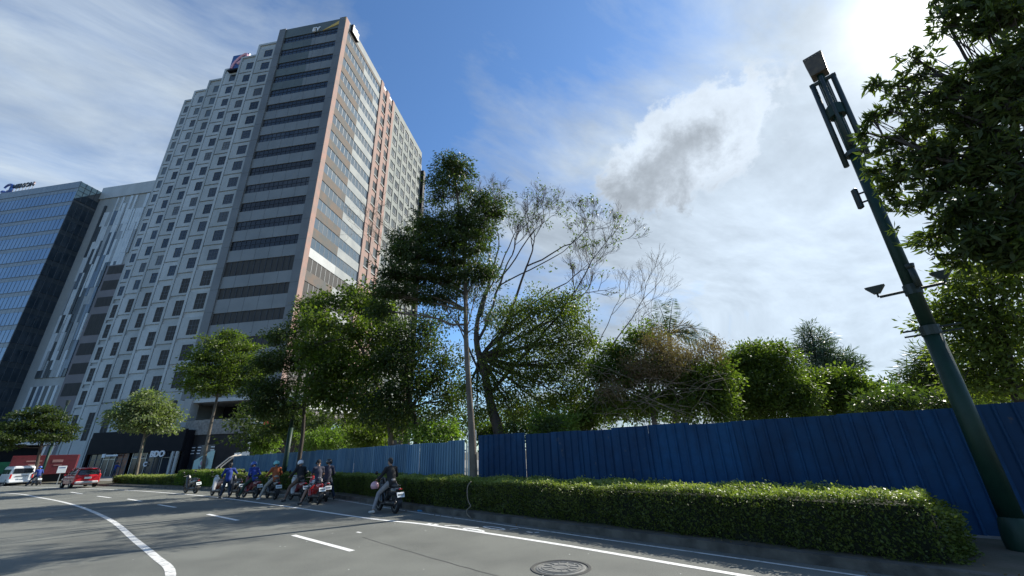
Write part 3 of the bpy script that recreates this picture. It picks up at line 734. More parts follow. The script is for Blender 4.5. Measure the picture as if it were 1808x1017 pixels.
A = [FP(112.6 + 1.6 * math.cos(a), 12, 79.3 + 1.55 * math.sin(a)) for a in np.linspace(.3, 5.6, 20)]
g.tube(A, np.linspace(.25, .6, 20), 8); g.build('swirl', sb2, rs)
text_obj('sign_letter', 'EMERSON', 2.0, .15, mat('letter_dark', (.03, .045, .06), rough=.5), rs, FP(107.6, 12, 79.7), -Uu, (0, 0, 1), offset=.05)
text_obj('sign_letter', 's', 1.8, .15, mat('letter_pink', (.6, .45, .46), rough=.5), rs, FP(103.3, 12, 80.1), -Uu, (0, 0, 1))
g = MB()
for k in range(9): g.fbox(103.4 + k * 1.2, 103.5 + k * 1.2, 12.1, 12.2, 77.1, 79.2)
g.build('support_post', mull, rs)

# ------------------------------------------------------------------ foliage tools
lf_dark = leafmat('leaf_dark', (.026, .042, .014), (.065, .090, .024), .38)
lf_mid = leafmat('leaf_mid', (.036, .058, .013), (.12, .155, .030), .45)
lf_olive = leafmat('leaf_olive', (.055, .078, .018), (.14, .165, .04), .45)
lf_bright = leafmat('leaf_bright', (.065, .11, .02), (.14, .20, .045), .42)
lf_pale = leafmat('leaf_pale', (.10, .13, .06), (.19, .22, .11), .35)
lf_near = leafmat('leaf_near', (.032, .050, .017), (.085, .105, .030), .40, .5)
lf_hedge = leafmat('leaf_hedge', (.042, .066, .013), (.13, .155, .036), .25, .5)
lf_dry = leafmat('leaf_dry', (.115, .075, .042), (.215, .155, .09), .25, .8)
lf_sunlit = leafmat('leaf_sunlit_top', (.14, .18, .042), (.31, .34, .11), .25, .5)  # hedge-top leaves coloured brighter to carry the sunlight on the flat top
lf_blue = leafmat('leaf_bluegreen', (.035, .06, .045), (.07, .10, .07), .3)
bark = mat('bark', (.16, .135, .105), (.085, .07, .055), rough=.9, scale=5, bump=.8, bscale=25, stretch=(1, 1, .3))
barkd = mat('bark_dark', (.075, .058, .045), (.04, .032, .026), rough=.9, scale=5, bump=.8, bscale=25, stretch=(1, 1, .3))
barkp = mat('bark_pale', (.26, .22, .17), (.15, .12, .09), rough=.9, scale=5, bump=.6, bscale=25, stretch=(1, 1, .3))
twigm = mat('dead_stem', (.30, .235, .17), (.17, .13, .09), rough=.9, scale=4)
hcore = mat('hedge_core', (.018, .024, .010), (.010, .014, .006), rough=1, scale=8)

def unitv(a): return a / (np.linalg.norm(a, axis=-1, keepdims=True) + 1e-9)
def leafV(pos, dirv, Ln, Wd, fold=.12, g=None, flatn=None):
    """one folded six-point leaf per row"""
    g = g or rng; n = len(pos); Ln = np.broadcast_to(Ln, n)[:, None]; Wd = np.broadcast_to(Wd, n)[:, None]
    d = unitv(dirv); s = unitv(np.cross(d, unitv(g.normal(size=(n, 3))) if flatn is None else np.array([0, 0, 1.0]) + g.normal(size=(n, 3)) * flatn)); u = np.cross(s, d)
    a = pos; b = pos + d * Ln * .5 + s * Wd * .5 + u * Wd * fold; c = pos + d * Ln; e = pos + d * Ln * .5 - s * Wd * .5 + u * Wd * fold
    return np.stack([a, b, c, e], 1).reshape(-1, 3)
def cluster_leaves(cent, per, cr, Ln, ratio, out=None, droop=.2, flat=1.0, g=None):
    g = g or rng; n = len(cent)
    k = g.normal(size=(n, per, 3)) * cr * np.array([1, 1, flat]) * .5
    pos = (cent[:, None] + k).reshape(-1, 3)
    dv = unitv(k.reshape(-1, 3)) * .6 + g.normal(size=(n * per, 3)) * .5
    if out is not None: dv += np.repeat(out, per, 0) * .5
    dv[:, 2] -= droop
    L_ = Ln * g.uniform(.65, 1.25, n * per)
    return leafV(pos, dv, L_, L_ * ratio, g=g)
def blob(px, py, rx, ry, D, rd=None):
    t = T(px, py, D); return (P(px, py, D), np.array([rx * t, (rd or max(rx * 1.1, ry)) * t, ry * t]), t)
def view_frame(c):
    h = unitv(np.array([c[0], c[1], 0.0])); r = np.array([h[1], -h[0], 0]); return r, h
def blob_points(b, n, g, shell=.45):
    c, rad, t = b; r, h = view_frame(c)
    q = unitv(g.normal(size=(n, 3))) * (g.random((n, 1)) ** shell)
    # lumpy outline
    ph = g.uniform(0, 6.28, 3); lump = 1 + .30 * np.sin(q[:, :1] * 5 + ph[0]) * np.cos(q[:, 2:] * 6 + ph[1]) + .18 * g.normal(size=(n, 1))
    q = q * lump
    return c + q[:, :1] * rad[0] * r + q[:, 1:2] * rad[1] * h + q[:, 2:] * rad[2] * np.array([0, 0, 1]), q[:, :1] * r + q[:, 1:2] * h + q[:, 2:] * np.array([0, 0, 1])
def wob(a, b, n, amp, g):
    t = np.linspace(0, 1, n)[:, None]; p = a + (b - a) * t
    o = np.cumsum(g.normal(size=(n, 3)), 0) * amp; o -= o[0] + (o[-1] - o[0]) * t
    return p + o
def tree(name, label, base, trunk, blobs, leaf=.13, ratio=.42, per=26, clusters=1.0, cr=.32, m=None, bm=None, r0=.14, r1=.05, seed=1,
         droop=.2, flat=.6, group='trees', limbs=True, cat='tree', twig_n=6, shell=.45, crown_name='crown'):
    g = np.random.default_rng(seed); m = m or lf_mid; bm = bm or bark
    t_ = thing(name, label, cat, base, group)
    tp = smooth(trunk, 3) if len(trunk) > 2 else np.array(trunk)
    rad = np.linspace(r0, r1, len(tp)); rad[0] *= 1.35
    mb = MB(); mb.tube(tp, rad, 10); mb.build('trunk', bm, t_, smooth=True)
    bl = [blob(*b) for b in blobs]
    Vs = []; mb = MB()
    for b in bl:
        c, rd, tt = b
        vol = (rd[0] * rd[2] * 3.14) / (cr * cr * 1.6); n = max(4, int(vol * 6.0 * clusters))
        cp, out = blob_points(b, n, g, shell)
        Vs.append(cluster_leaves(cp, int(per * 1.9), cr, leaf * .95, ratio * 1.1, out, droop, flat, g))
        if limbs:
            i = min(len(tp) - 2, max(len(tp) // 2, int(np.argmin(np.linalg.norm(tp - (c - np.array([0, 0, rd[2] * 1.5])), axis=1)))))
            L_ = wob(tp[i], c, 7, .05 * np.linalg.norm(c - tp[i]) * .35, g); ri = rad[i] * .55
            mb.tube(L_, np.linspace(ri, .02, 7), 6, cap=False)
            for q in cp[:twig_n]:
                s_ = L_[g.integers(2, 6)]; mb.tube(wob(s_, q, 5, .04, g), np.linspace(max(.018, ri * .3), .006, 5), 4, cap=False)
    if limbs: mb.build('branches', bm, t_, smooth=True)
    fast(crown_name, np.concatenate(Vs), 4, m, t_)
    return t_, tp

def gz(px, py, D, z=0.0): q = P(px, py, D); q[2] = z; return q

# ---- tall street tree in the hedge, layered dark crown
D1 = 15.25
tr = [gz(836, 850, D1, .1), P(836, 830, D1), P(833, 760, D1), P(828, 690, D1), P(823, 600, D1), P(822, 520, D1), P(818, 430, D1), P(808, 350, D1), P(803, 310, D1)]
tree('street_tree', 'tallest street tree with slim pale trunk and layered dark crown rising out of the hedge', tr[0], tr,
     [(797, 288, 25, 14, D1), (806, 300, 32, 12, D1), (783, 320, 27, 12, D1), (812, 334, 29, 10, D1), (772, 345, 23, 9, D1), (850, 358, 38, 14, D1), (868, 378, 36, 12, D1), (815, 385, 46, 14, D1), (750, 392, 40, 12, D1), (785, 405, 57, 14, D1), (850, 408, 42, 14, D1),
      (725, 422, 38, 12, D1), (770, 432, 52, 15, D1), (835, 440, 40, 15, D1), (705, 448, 32, 12, D1), (745, 455, 52, 15, D1), (800, 462, 48, 15, D1), (690, 480, 29, 14, D1), (735, 485, 50, 15, D1), (790, 492, 46, 15, D1), (848, 485, 32, 24, D1),
      (680, 515, 27, 14, D1), (720, 515, 36, 14, D1), (672, 548, 21, 18, D1), (770, 520, 36, 14, D1)],
     leaf=.16, ratio=.30, per=18, cr=.26, clusters=1.05, m=lf_dark, bm=bark, r0=.15, r1=.04, seed=3, droop=.55, flat=.42, group='street trees along the kerb')
tree('tree_epiphyte', 'sparse lighter foliage sprays hanging round the upper trunk of the tallest street tree', P(822, 560, D1 - .2), [P(824, 590, D1 - .15), P(822, 530, D1 - .15)],
     [(780, 530, 45, 30, D1 + .3), (840, 515, 50, 30, D1 + .3), (860, 560, 30, 25, D1 + .5), (800, 565, 30, 22, D1 + .3)], leaf=.14, ratio=.32, per=9, cr=.34, clusters=.55, m=lf_blue, bm=bark, r0=.03, r1=.02, seed=5, droop=.4, cat='plant', twig_n=4, group=None)
# ---- big half-bare tree behind the fence
D2 = 22.0
def grow(mb, p, d, ln, r, depth, g, spread=.5, up=.12, leafpos=None, plane=None):
    n = 5; pts = [p]
    for i in range(n):
        d = unitv(d + g.normal(size=3) * .10 + np.array([0, 0, up * .3])); pts.append(pts[-1] + d * ln / n)
    mb.tube(pts, np.linspace(r, max(r * .75, .005), n + 1), 6 if r > .03 else 3, cap=False)
    if depth == 0:
        if leafpos is not None: leafpos.append(pts[-1])
        return
    k = 2 if g.random() < .35 else 3
    for i in range(k):
        q = pts[-1] if i < 2 else pts[g.integers(2, n)]
        nd = unitv(d + g.normal(size=3) * spread + np.array([0, 0, up]))
        if plane is not None: nd = unitv(nd - plane * nd.dot(plane) * .5)
        grow(mb, q, nd, ln * g.uniform(.62, .86), max(r * (.72 if i < 2 else .6), .0055), depth - 1, g, spread, up, leafpos, plane)
bt, _tp = tree('garden_tree', 'large dark trunk tree behind the fence with half of its crown bare against the sky', gz(884, 775, D2, 0), [gz(888, 790, D2, 0), P(882, 770, D2), P(868, 720, D2), P(858, 670, D2), P(843, 615, D2), P(842, 575, D2), P(852, 530, D2), P(868, 490, D2)],
     [(900, 570, 50, 34, D2), (950, 550, 60, 36, D2), (1000, 540, 40, 36, D2), (890, 630, 45, 40, D2), (950, 610, 60, 36, D2), (1010, 590, 40, 36, D2), (930, 670, 50, 34, D2), (985, 655, 45, 34, D2), (900, 710, 36, 26, D2), (960, 715, 44, 24, D2), (1020, 640, 25, 30, D2), (865, 680, 20, 30, D2), (910, 740, 34, 20, D2), (1000, 700, 34, 30, D2), (825, 690, 24, 30, D2), (840, 735, 24, 18, D2), (1035, 600, 18, 26, D2)],
     leaf=.15, ratio=.5, per=17, cr=.42, clusters=.85, m=lf_olive, bm=barkd, r0=.34, r1=.05, seed=8, droop=.2, flat=.8, group='trees behind the blue fence')
g = np.random.default_rng(21); mb = MB(); tips = []
for a, b, r in (((845, 600), (890, 480), .09), ((860, 660), (930, 470), .10), ((870, 690), (985, 560), .10), ((850, 560), (880, 440), .07), ((880, 505), (985, 450), .045), ((868, 700), (820, 600), .08), ((858, 520), (905, 420), .05), ((875, 500), (940, 410), .05), ((930, 470), (1010, 430), .05), ((985, 560), (1040, 470), .05), ((862, 505), (868, 400), .045), ((900, 560), (1000, 500), .05)):
    pa, pb = P(*a, D2), P(*b, D2); vf = view_frame(pa)[1]
    mb.tube(wob(pa, pb, 7, .05, g), np.linspace(r, r * .62, 7), 7, cap=False)
    grow(mb, pb, unitv(pb - pa + np.array([.35, 0, .5])), 1.2, max(r * .55, .028), 6, g, .40, .17, tips, vf)
mb.build('bare_branches', barkd, bt, smooth=True)
tips = np.array(tips); sel = tips[g.random(len(tips)) < .045]
sel = sel[sel[:, 0] > P(930, 400, D2)[0]]
extra = np.concatenate([blob_points(blob(*b), 4, g)[0] for b in ((985, 375, 16, 12, D2), (1085, 425, 16, 16, D2), (960, 470, 30, 20, D2), (1000, 440, 22, 14, D2), (1045, 430, 20, 12, D2), (970, 400, 14, 12, D2))])
sel = np.concatenate([sel, extra])
fast('sparse_leaves', cluster_leaves(sel, 7, .22, .17, .5, droop=.4, g=g), 4, lf_mid, bt)
# ---- thin bare trees
def bare(name, label, D, stems, seed, ln, depth=5, r=.06, grp='bare trees', up=.12):
    g = np.random.default_rng(seed); b0 = gz(*stems[0][0], D, 0); t_ = thing(name, label, 'tree', b0, grp)
    mb = MB(); mb.tube(wob(b0, P(*stems[0][0], D), 5, .02, g), np.linspace(r * 2, r * 1.5, 5), 6); mb.build('trunk', barkp, t_, smooth=True)
    mb = MB()
    for a, b in stems:
        pa, pb = P(*a, D), P(*b, D); mb.tube(wob(pa, pb, 6, .05, g), np.linspace(r * 1.2, r * .7, 6), 5, cap=False)
        grow(mb, pb, unitv(pb - pa), ln, r * .6, depth, g, .45, up, None, view_frame(pa)[1])
    mb.build('bare_branches', barkp, t_, smooth=True); return t_
bare('bare_tree', 'leafless tree with fine pale twigs in front of the sunny tower face', 27, [((720, 600), (695, 500)), ((700, 540), (665, 470)), ((715, 560), (720, 480))], 31, 1.7, 5, .05, None)
bare('bare_tree', 'leafless tree with thin arching twigs between the half-bare tree and the palm', 25, [((1010, 720), (1060, 600)), ((1040, 660), (1110, 570)), ((1050, 620), (1040, 560)), ((1000, 720), (1090, 640))], 33, 1.7, 5, .05, None)
# ---- garden trees behind the fence, left part
gt = 'trees behind the blue fence'
D3 = 27
tree('garden_tree', 'round-leaved bushy tree rising behind the fence in front of the pink tower corner', gz(690, 790, 28, 0), [gz(688, 790, D3, 0), P(690, 770, D3), P(672, 700, D3), P(650, 640, D3), P(620, 580, D3)],
     [(632, 518, 28, 14, D3), (600, 535, 30, 14, D3), (560, 565, 34, 16, D3 - 2), (585, 590, 40, 18, D3 + 2), (655, 545, 34, 20, D3), (545, 615, 22, 16, D3), (620, 580, 34, 18, D3 - 1.5), (610, 625, 44, 22, D3 + 1), (665, 600, 36, 22, D3), (680, 640, 30, 22, D3 - 1), (575, 650, 34, 28, D3), (630, 660, 50, 32, D3), (680, 560, 22, 30, D3), (555, 540, 24, 16, D3), (600, 705, 40, 24, D3), (560, 690, 34, 24, D3), (650, 715, 40, 24, D3), (700, 740, 34, 20, D3)],
     leaf=.22, ratio=.62, per=18, cr=.55, clusters=1.0, m=lf_mid, bm=bark, r0=.18, r1=.07, seed=41, flat=.8, group=gt)
D3b = 25
tree('garden_tree', 'dense dark tree with crossing limbs left of the tallest street tree', gz(735, 780, D3b, 0), [gz(735, 790, D3b, 0), P(735, 760, D3b), P(722, 700, D3b), P(716, 640, D3b)],
     [(700, 640, 44, 34, D3b), (745, 620, 44, 34, D3b), (690, 690, 46, 30, D3b), (745, 680, 50, 34, D3b), (790, 650, 36, 36, D3b), (795, 705, 36, 30, D3b), (720, 735, 50, 26, D3b), (660, 725, 36, 26, D3b), (700, 590, 34, 26, D3b), (755, 575, 40, 24, D3b)],
     leaf=.2, ratio=.45, per=16, cr=.5, clusters=.95, m=lf_dark, bm=barkd, r0=.2, r1=.09, seed=43, flat=.8, group=gt)
for i, (px, py, rx, ry, D, lb, mm) in enumerate([(580, 772, 46, 16, 35, 'low yellow-green shrub showing over the fence between the two left street trees', lf_bright), (468, 772, 26, 20, 48, 'bright leafy shrub beside the coloured notice boards', lf_bright), (770, 760, 48, 18, 23.5, 'sunny low shrub over the fence left of the tall slim trunk', lf_bright), (650, 765, 44, 18, 30, 'shaded low shrub over the middle of the corrugated fence', lf_mid),
        (975, 750, 50, 22, 20, 'pale green shrub over the fence right of the large dark trunk', lf_bright), (870, 758, 22, 18, 24, 'small shrub glimpsed between the two big trunks', lf_bright), (1035, 720, 24, 40, 22, 'upright leafy shrub at the left edge of the dry creeper mound', lf_mid), (520, 735, 30, 26, 44, 'leafy shrub behind the dark street tree trunk', lf_mid)]):
    tree('shrub', lb, gz(px, py + ry, D, 0), [gz(px, py, D, 0), P(px, py + ry * .5, D)], [(px - rx * .45, py + 3, rx * .5, ry, D), (px + rx * .45, py, rx * .5, ry * .9, D), (px, py + ry * .7, rx * .9, ry * .9, D)], leaf=.2, ratio=.45, per=14, cr=.4, clusters=1.2, m=mm, r0=.05, r1=.03, seed=60 + i, cat='shrub', group='shrubs behind the blue fence', twig_n=2)
# ---- creeper mound with dead leaves
Dm = 21
mt, _ = tree('creeper_mound_tree', 'overgrown tree smothered in creepers with a brown dead patch and tangled grey stems', gz(1150, 740, Dm, 0), [gz(1150, 740, Dm, 0), P(1150, 700, Dm), P(1140, 620, Dm)],
     [(1095, 625, 30, 26, Dm), (1130, 592, 30, 18, Dm), (1060, 660, 34, 34, Dm), (1110, 660, 40, 30, Dm), (1170, 650, 40, 30, Dm), (1215, 670, 36, 26, Dm), (1255, 700, 36, 34, Dm), (1200, 710, 50, 26, Dm), (1130, 715, 50, 26, Dm), (1070, 715, 44, 26, Dm), (1280, 720, 22, 26, Dm), (1272, 668, 26, 26, Dm), (1245, 680, 30, 24, Dm), (1235, 650, 20, 14, Dm)],
     leaf=.15, ratio=.55, per=17, cr=.38, clusters=1.4, m=lf_mid, r0=.15, r1=.06, seed=71, group=gt)
g = np.random.default_rng(73)
dry = np.concatenate([blob_points(blob(*b), n, g)[0] for b, n in (((1165, 612, 42, 32, Dm - .9), 150), ((1130, 650, 36, 28, Dm - 1), 90), ((1215, 628, 40, 12, Dm - .7), 70), ((1180, 650, 50, 22, Dm - 1), 90), ((1085, 690, 36, 22, Dm - 1), 40), ((1250, 610, 26, 12, Dm), 30), ((1270, 635, 12, 26, Dm), 20))])
fast('dead_leaves', cluster_leaves(dry, 34, .36, .11, .35, droop=.7, g=g), 4, lf_dry, mt)
mb = MB()
for i in range(60):
    a = P(g.uniform(1020, 1290), g.uniform(640, 755), Dm - g.uniform(.9, 1.7)); b = P(g.uniform(1010, 1295), g.uniform(650, 760), Dm - g.uniform(.9, 1.6))
    if np.linalg.norm(a - b) > 4.5: b = a + (b - a) * .45
    q = wob(a, b, 7, .06, g); q[:, 2] += np.sin(np.linspace(0, 3.14, 7)) * g.uniform(.0, .35)
    mb.tube(q, np.linspace(.013, .005, 7), 4, cap=False)
mb.build('tangled_stems', twigm, mt, smooth=True)
# ---- palm
Dp = 24; pb_ = P(1182, 590, Dp); pt = thing('coconut_palm', 'ragged palm crown showing above the creeper mound', 'palm tree', gz(1185, 740, Dp, 0))
mb = MB(); mb.tube([gz(1185, 740, Dp, 0), P(1188, 700, Dp), P(1184, 630, Dp), pb_], [.2, .16, .14, .12], 10); mb.build('trunk', bark, pt, smooth=True)
g = np.random.default_rng(77); r_, h_ = view_frame(pb_)
for i, (dx, up_, ln) in enumerate([(-1.6, 1.5, 1), (-.9, 2.0, 1), (-.3, 2.3, 1), (.5, 2.2, .9), (1.2, 1.2, 1), (1.9, .9, 1), (1.7, .2, 1), (2.0, -.4, 1), (-2.0, .6, 1), (.2, 1.6, .6), (1.3, .6, .9), (-1.3, .2, .8)]):
    A = []; n = 16; depthy = g.normal() * .5
    for k in range(n):
        t_ = k / (n - 1); A.append(pb_ + r_ * dx * t_ * 1.15 + h_ * depthy * t_ + np.array([0, 0, 1]) * (up_ * t_ * 1.1 - 1.5 * t_ ** 2.4 * (1 if abs(dx) > .6 else .35)))
    A = np.array(A); mb = MB(); mb.tube(A, np.linspace(.035, .008, n), 4, cap=False); fr_ = mb.build('frond_rib', lf_blue if i % 4 else lf_dry, pt)
    tt = np.linspace(.12, 1, 46); pos = np.stack([np.interp(tt, np.linspace(0, 1, n), A[:, j]) for j in range(3)], 1); tg = unitv(np.gradient(pos, axis=0))
    Vs = []
    for sd in (-1, 1):
        dv = unitv(np.cross(tg, h_)) * sd * .75 + tg * .55 + np.array([0, 0, -.55]) + g.normal(size=pos.shape) * .12
        Ls = .62 * np.sin(np.clip(tt, .05, 1) * 2.6 + .3).clip(.35, 1); Vs.append(leafV(pos, dv, Ls, .035, 0, g))
    fast('leaflets', np.concatenate(Vs), 4, lf_blue if i % 4 else lf_dry, fr_)
# ---- right-hand group behind the fence
Da = 26
tree('garden_tree', 'dense round-crowned green tree in the middle of the fence skyline', gz(1340, 740, Da, 0), [gz(1340, 740, Da, 0), P(1340, 720, Da), P(1342, 680, Da)],
     [(1300, 635, 30, 18, Da), (1345, 622, 34, 16, Da), (1366, 612, 16, 10, Da), (1310, 665, 40, 26, Da), (1365, 655, 40, 28, Da), (1300, 705, 34, 30, Da), (1350, 700, 46, 32, Da), (1400, 680, 28, 34, Da), (1410, 715, 30, 26, Da), (1395, 640, 20, 14, Da), (1275, 665, 26, 30, Da), (1290, 645, 26, 20, Da), (1320, 620, 26, 14, Da), (1325, 690, 50, 36, Da), (1300, 730, 44, 16, Da), (1360, 728, 44, 16, Da), (1412, 728, 30, 14, Da), (1425, 690, 24, 20, Da), (1330, 640, 40, 20, Da), (1380, 625, 16, 10, Da)],
     leaf=.17, ratio=.42, per=18, cr=.42, clusters=1.3, m=lf_mid, r0=.16, r1=.06, seed=81, group=gt)
Db = 29
tree('garden_tree', 'lower dense green tree just right of the round-crowned one', gz(1470, 730, Db, 0), [gz(1470, 730, Db, 0), P(1470, 700, Db), P(1470, 690, Db)],
     [(1440, 668, 34, 18, Db), (1485, 672, 34, 20, Db), (1450, 705, 34, 30, Db), (1500, 700, 34, 26, Db), (1525, 712, 20, 18, Db), (1420, 690, 24, 24, Db), (1465, 690, 40, 20, Db), (1505, 668, 24, 14, Db), (1520, 690, 24, 20, Db), (1405, 665, 24, 16, Db), (1440, 722, 40, 14, Db), (1505, 718, 34, 12, Db)],
     leaf=.2, ratio=.42, per=18, cr=.45, clusters=1.3, m=lf_mid, r0=.14, r1=.06, seed=83, group=gt)
Dc = 42
tree('casuarina_tree', 'feathery blue-green tree with drooping sprays standing against the sky behind the fence', gz(1450, 720, Dc, 0), [gz(1450, 720, Dc, 0), P(1445, 660, Dc), P(1435, 600, Dc), P(1425, 572, Dc)],
     [(1425, 585, 8, 14, Dc), (1445, 600, 16, 12, Dc), (1420, 618, 14, 12, Dc), (1450, 625, 26, 14, Dc), (1475, 635, 22, 12, Dc), (1500, 645, 22, 8, Dc), (1440, 648, 34, 12, Dc), (1490, 655, 24, 10, Dc)],
     leaf=.55, ratio=.1, per=20, cr=.5, clusters=.9, m=lf_blue, bm=barkd, r0=.14, r1=.04, seed=85, droop=.0, flat=.7, group=gt)
tree('garden_tree', 'pale thin-crowned tree low on the skyline left of the green lamp post', gz(1590, 720, 34, 0), [gz(1590, 720, 34, 0), P(1590, 700, 34), P(1592, 690, 34)],
     [(1560, 700, 26, 14, 34), (1600, 695, 26, 16, 34), (1585, 712, 50, 12, 34), (1640, 690, 30, 20, 34)], leaf=.22, ratio=.4, per=16, cr=.45, clusters=1.0, m=lf_bright, r0=.1, r1=.05, seed=87, group=gt)
tree('conifer_tree', 'dark soft-needled tree half hidden behind the green lamp post', gz(1650, 720, 28, 0), [gz(1655, 720, 28, 0), P(1655, 680, 28), P(1650, 620, 28)],
     [(1640, 650, 34, 20, 28), (1660, 625, 26, 16, 28), (1630, 680, 36, 16, 28), (1680, 660, 34, 24, 28), (1690, 690, 40, 18, 28)], leaf=.5, ratio=.10, per=22, cr=.5, clusters=.9, m=lf_dark, bm=barkd, r0=.12, r1=.05, seed=89, group=gt)
De = 15
tree('garden_tree', 'leafy mid-green tree filling the right edge above the fence', gz(1790, 700, De, 0), [gz(1800, 700, De, 0), P(1795, 690, De), P(1770, 600, De), P(1750, 540, De)],
     [(1700, 505, 40, 26, De), (1750, 490, 46, 30, De), (1800, 490, 30, 40, De), (1700, 555, 44, 30, De), (1755, 560, 50, 36, De), (1800, 570, 30, 50, De), (1640, 572, 22, 9, De), (1665, 560, 20, 12, De), (1710, 610, 44, 32, De), (1765, 625, 50, 34, De), (1800, 660, 34, 40, De), (1740, 675, 50, 30, De), (1690, 665, 20, 30, De), (1665, 530, 18, 16, De)],
     leaf=.15, ratio=.36, per=20, cr=.34, clusters=1.05, m=lf_olive, bm=barkd, r0=.16, r1=.06, seed=91, group=gt)
# ---- overhanging near tree at the top right, big whorled leaves
# ---- wooded background that closes the view behind the garden
g = np.random.default_rng(93); Vs = []; mb = MB()
for i, px in enumerate(range(430, 1860, 34)):
    py = 768 - (px - 430) * .045 - g.uniform(0, 26); D_ = g.uniform(38, 52)
    b = blob(px, py, 34, 26, D_, 26); cp, out = blob_points(b, 34, g, .5); Vs.append(cluster_leaves(cp, 22, .7, .34, .45, out, .2, .8, g))
for i, px in enumerate(range(850, 1860, 30)):
    D_ = g.uniform(19, 24) if px < 1330 else g.uniform(16, 20); py = 760 - (px - 850) * .062 - g.uniform(0, 12)
    if 1040 < px < 1540 or px > 1700: continue
    b = blob(px, py + 6, 22, 8, D_, 18); cp, out = blob_points(b, 34, g, .5); Vs.append(cluster_leaves(cp, 22, .4, .15, .42, out, .2, .8, g))
tag(fast('thicket', np.concatenate(Vs), 4, lf_dark), kind='stuff')
g = np.random.default_rng(95); Dn = 8.6
nt_ = thing('overhanging_tree', 'near dark tree with long whorled leaves hanging into the top right corner', 'tree', gz(2000, 700, Dn, 0.14))
tb = [gz(2060, 760, 9.2, .14), P(2050, 600, 9.2), P(2010, 420, 9.0), P(1960, 250, 9.0), P(1900, 80, 9.0)]
mb = MB(); mb.tube(smooth(tb, 4), np.linspace(.22, .09, 17), 10); mb.build('trunk', barkd, nt_, smooth=True)
nb = [(1720, 15, 66, 26), (1790, 20, 60, 50), (1800, 90, 46, 40), (1735, 45, 40, 18), (1690, 20, 40, 14), (1745, 110, 50, 24), (1690, 150, 60, 26), (1620, 130, 40, 14), (1650, 175, 55, 22), (1590, 165, 38, 14), (1750, 165, 70, 34), (1800, 170, 40, 50), (1700, 215, 60, 30), (1630, 225, 60, 22), (1575, 240, 32, 16),
      (1760, 240, 60, 40), (1660, 275, 60, 28), (1600, 285, 46, 20), (1720, 300, 70, 34), (1790, 300, 50, 50), (1585, 320, 38, 18), (1650, 330, 60, 26), (1625, 360, 40, 16), (1700, 370, 66, 30), (1770, 380, 60, 44), (1660, 410, 50, 24), (1730, 430, 60, 30), (1800, 440, 40, 50), (1725, 445, 44, 18), (1570, 195, 24, 10), (1770, 460, 50, 26), (1545, 150, 16, 8), (1540, 205, 16, 8), (1552, 270, 18, 9), (1530, 235, 10, 6), (1545, 300, 14, 8), (1610, 100, 24, 8), (1570, 345, 18, 9), (1650, 5, 24, 8)]
cen = []; mb = MB()
for b in nb:
    bb = blob(*b, Dn, b[2] * .8); n = max(8, int(b[2] * b[3] / 37)); cp, out = blob_points(bb, n, g, .5); cen.append(cp)
    root = smooth(tb, 4)[g.integers(6, 16)]; q = wob(root, bb[0], 9, .10, g); mb.tube(q, np.linspace(.05, .012, 9), 5, cap=False)
    for c_ in cp[:12]: mb.tube(wob(q[g.integers(4, 9)], c_, 5, .02, g), np.linspace(.010, .004, 5), 4, cap=False)
mb.build('branches', barkd, nt_, smooth=True)
cen = np.concatenate(cen); ax = unitv(g.normal(size=cen.shape) + np.array([-.5, 0, .2])); Vs = []
for k in range(13):
    a = g.uniform(0, 6.28, len(cen)); e1_ = unitv(np.cross(ax, g.normal(size=cen.shape))); e2_ = np.cross(ax, e1_)
    dv = e1_ * np.cos(a)[:, None] + e2_ * np.sin(a)[:, None] + ax * .5; dv[:, 2] -= .15
    L_ = g.uniform(.10, .20, len(cen)); Vs.append(leafV(cen + g.normal(size=cen.shape) * .03, dv, L_, L_ * .27, .1, g))
fast('crown', np.concatenate(Vs), 4, lf_near, nt_)
# ---- street trees further along the kerb
gs = 'street trees along the kerb'
D4 = 30.5
tree('street_tree', 'dark street tree with black trunk and drooping crown behind the parked riders', gz(527, 845, D4, .1), [gz(524, 850, D4, .1), P(527, 820, D4), P(535, 760, D4), P(538, 700, D4), P(545, 640, D4), P(540, 600, D4)],
     [(500, 595, 32, 18, D4), (545, 570, 28, 22, D4), (470, 640, 34, 16, D4), (510, 635, 40, 20, D4), (560, 620, 34, 24, D4), (455, 690, 30, 20, D4), (490, 690, 36, 24, D4), (575, 665, 26, 24, D4), (470, 722, 30, 16, D4), (505, 725, 22, 18, D4), (545, 540, 20, 16, D4), (590, 620, 20, 30, D4), (565, 700, 24, 16, D4)],
     leaf=.19, ratio=.4, per=18, cr=.42, clusters=1.15, m=lf_dark, bm=barkd, r0=.15, r1=.05, seed=101, droop=.5, flat=.5, group=gs)
D5 = 44
tree('street_tree', 'street tree with flat layered bright green crown and brown trunk in front of the podium', gz(357, 850, D5, .1), [gz(355, 855, D5, .1), P(358, 830, D5), P(366, 780, D5), P(378, 725, D5), P(386, 690, D5), P(392, 650, D5)],
     [(405, 590, 22, 9, D5), (392, 610, 40, 12, D5), (435, 615, 22, 10, D5), (360, 632, 28, 12, D5), (410, 635, 44, 14, D5), (345, 655, 26, 12, D5), (390, 660, 48, 16, D5), (440, 645, 24, 14, D5), (340, 680, 20, 10, D5), (375, 685, 40, 12, D5), (430, 678, 30, 14, D5), (450, 665, 16, 12, D5)],
     leaf=.25, ratio=.45, per=20, cr=.6, clusters=1.2, m=lf_mid, bm=bark, r0=.17, r1=.07, seed=103, droop=.2, flat=.4, group=gs)
D6 = 55
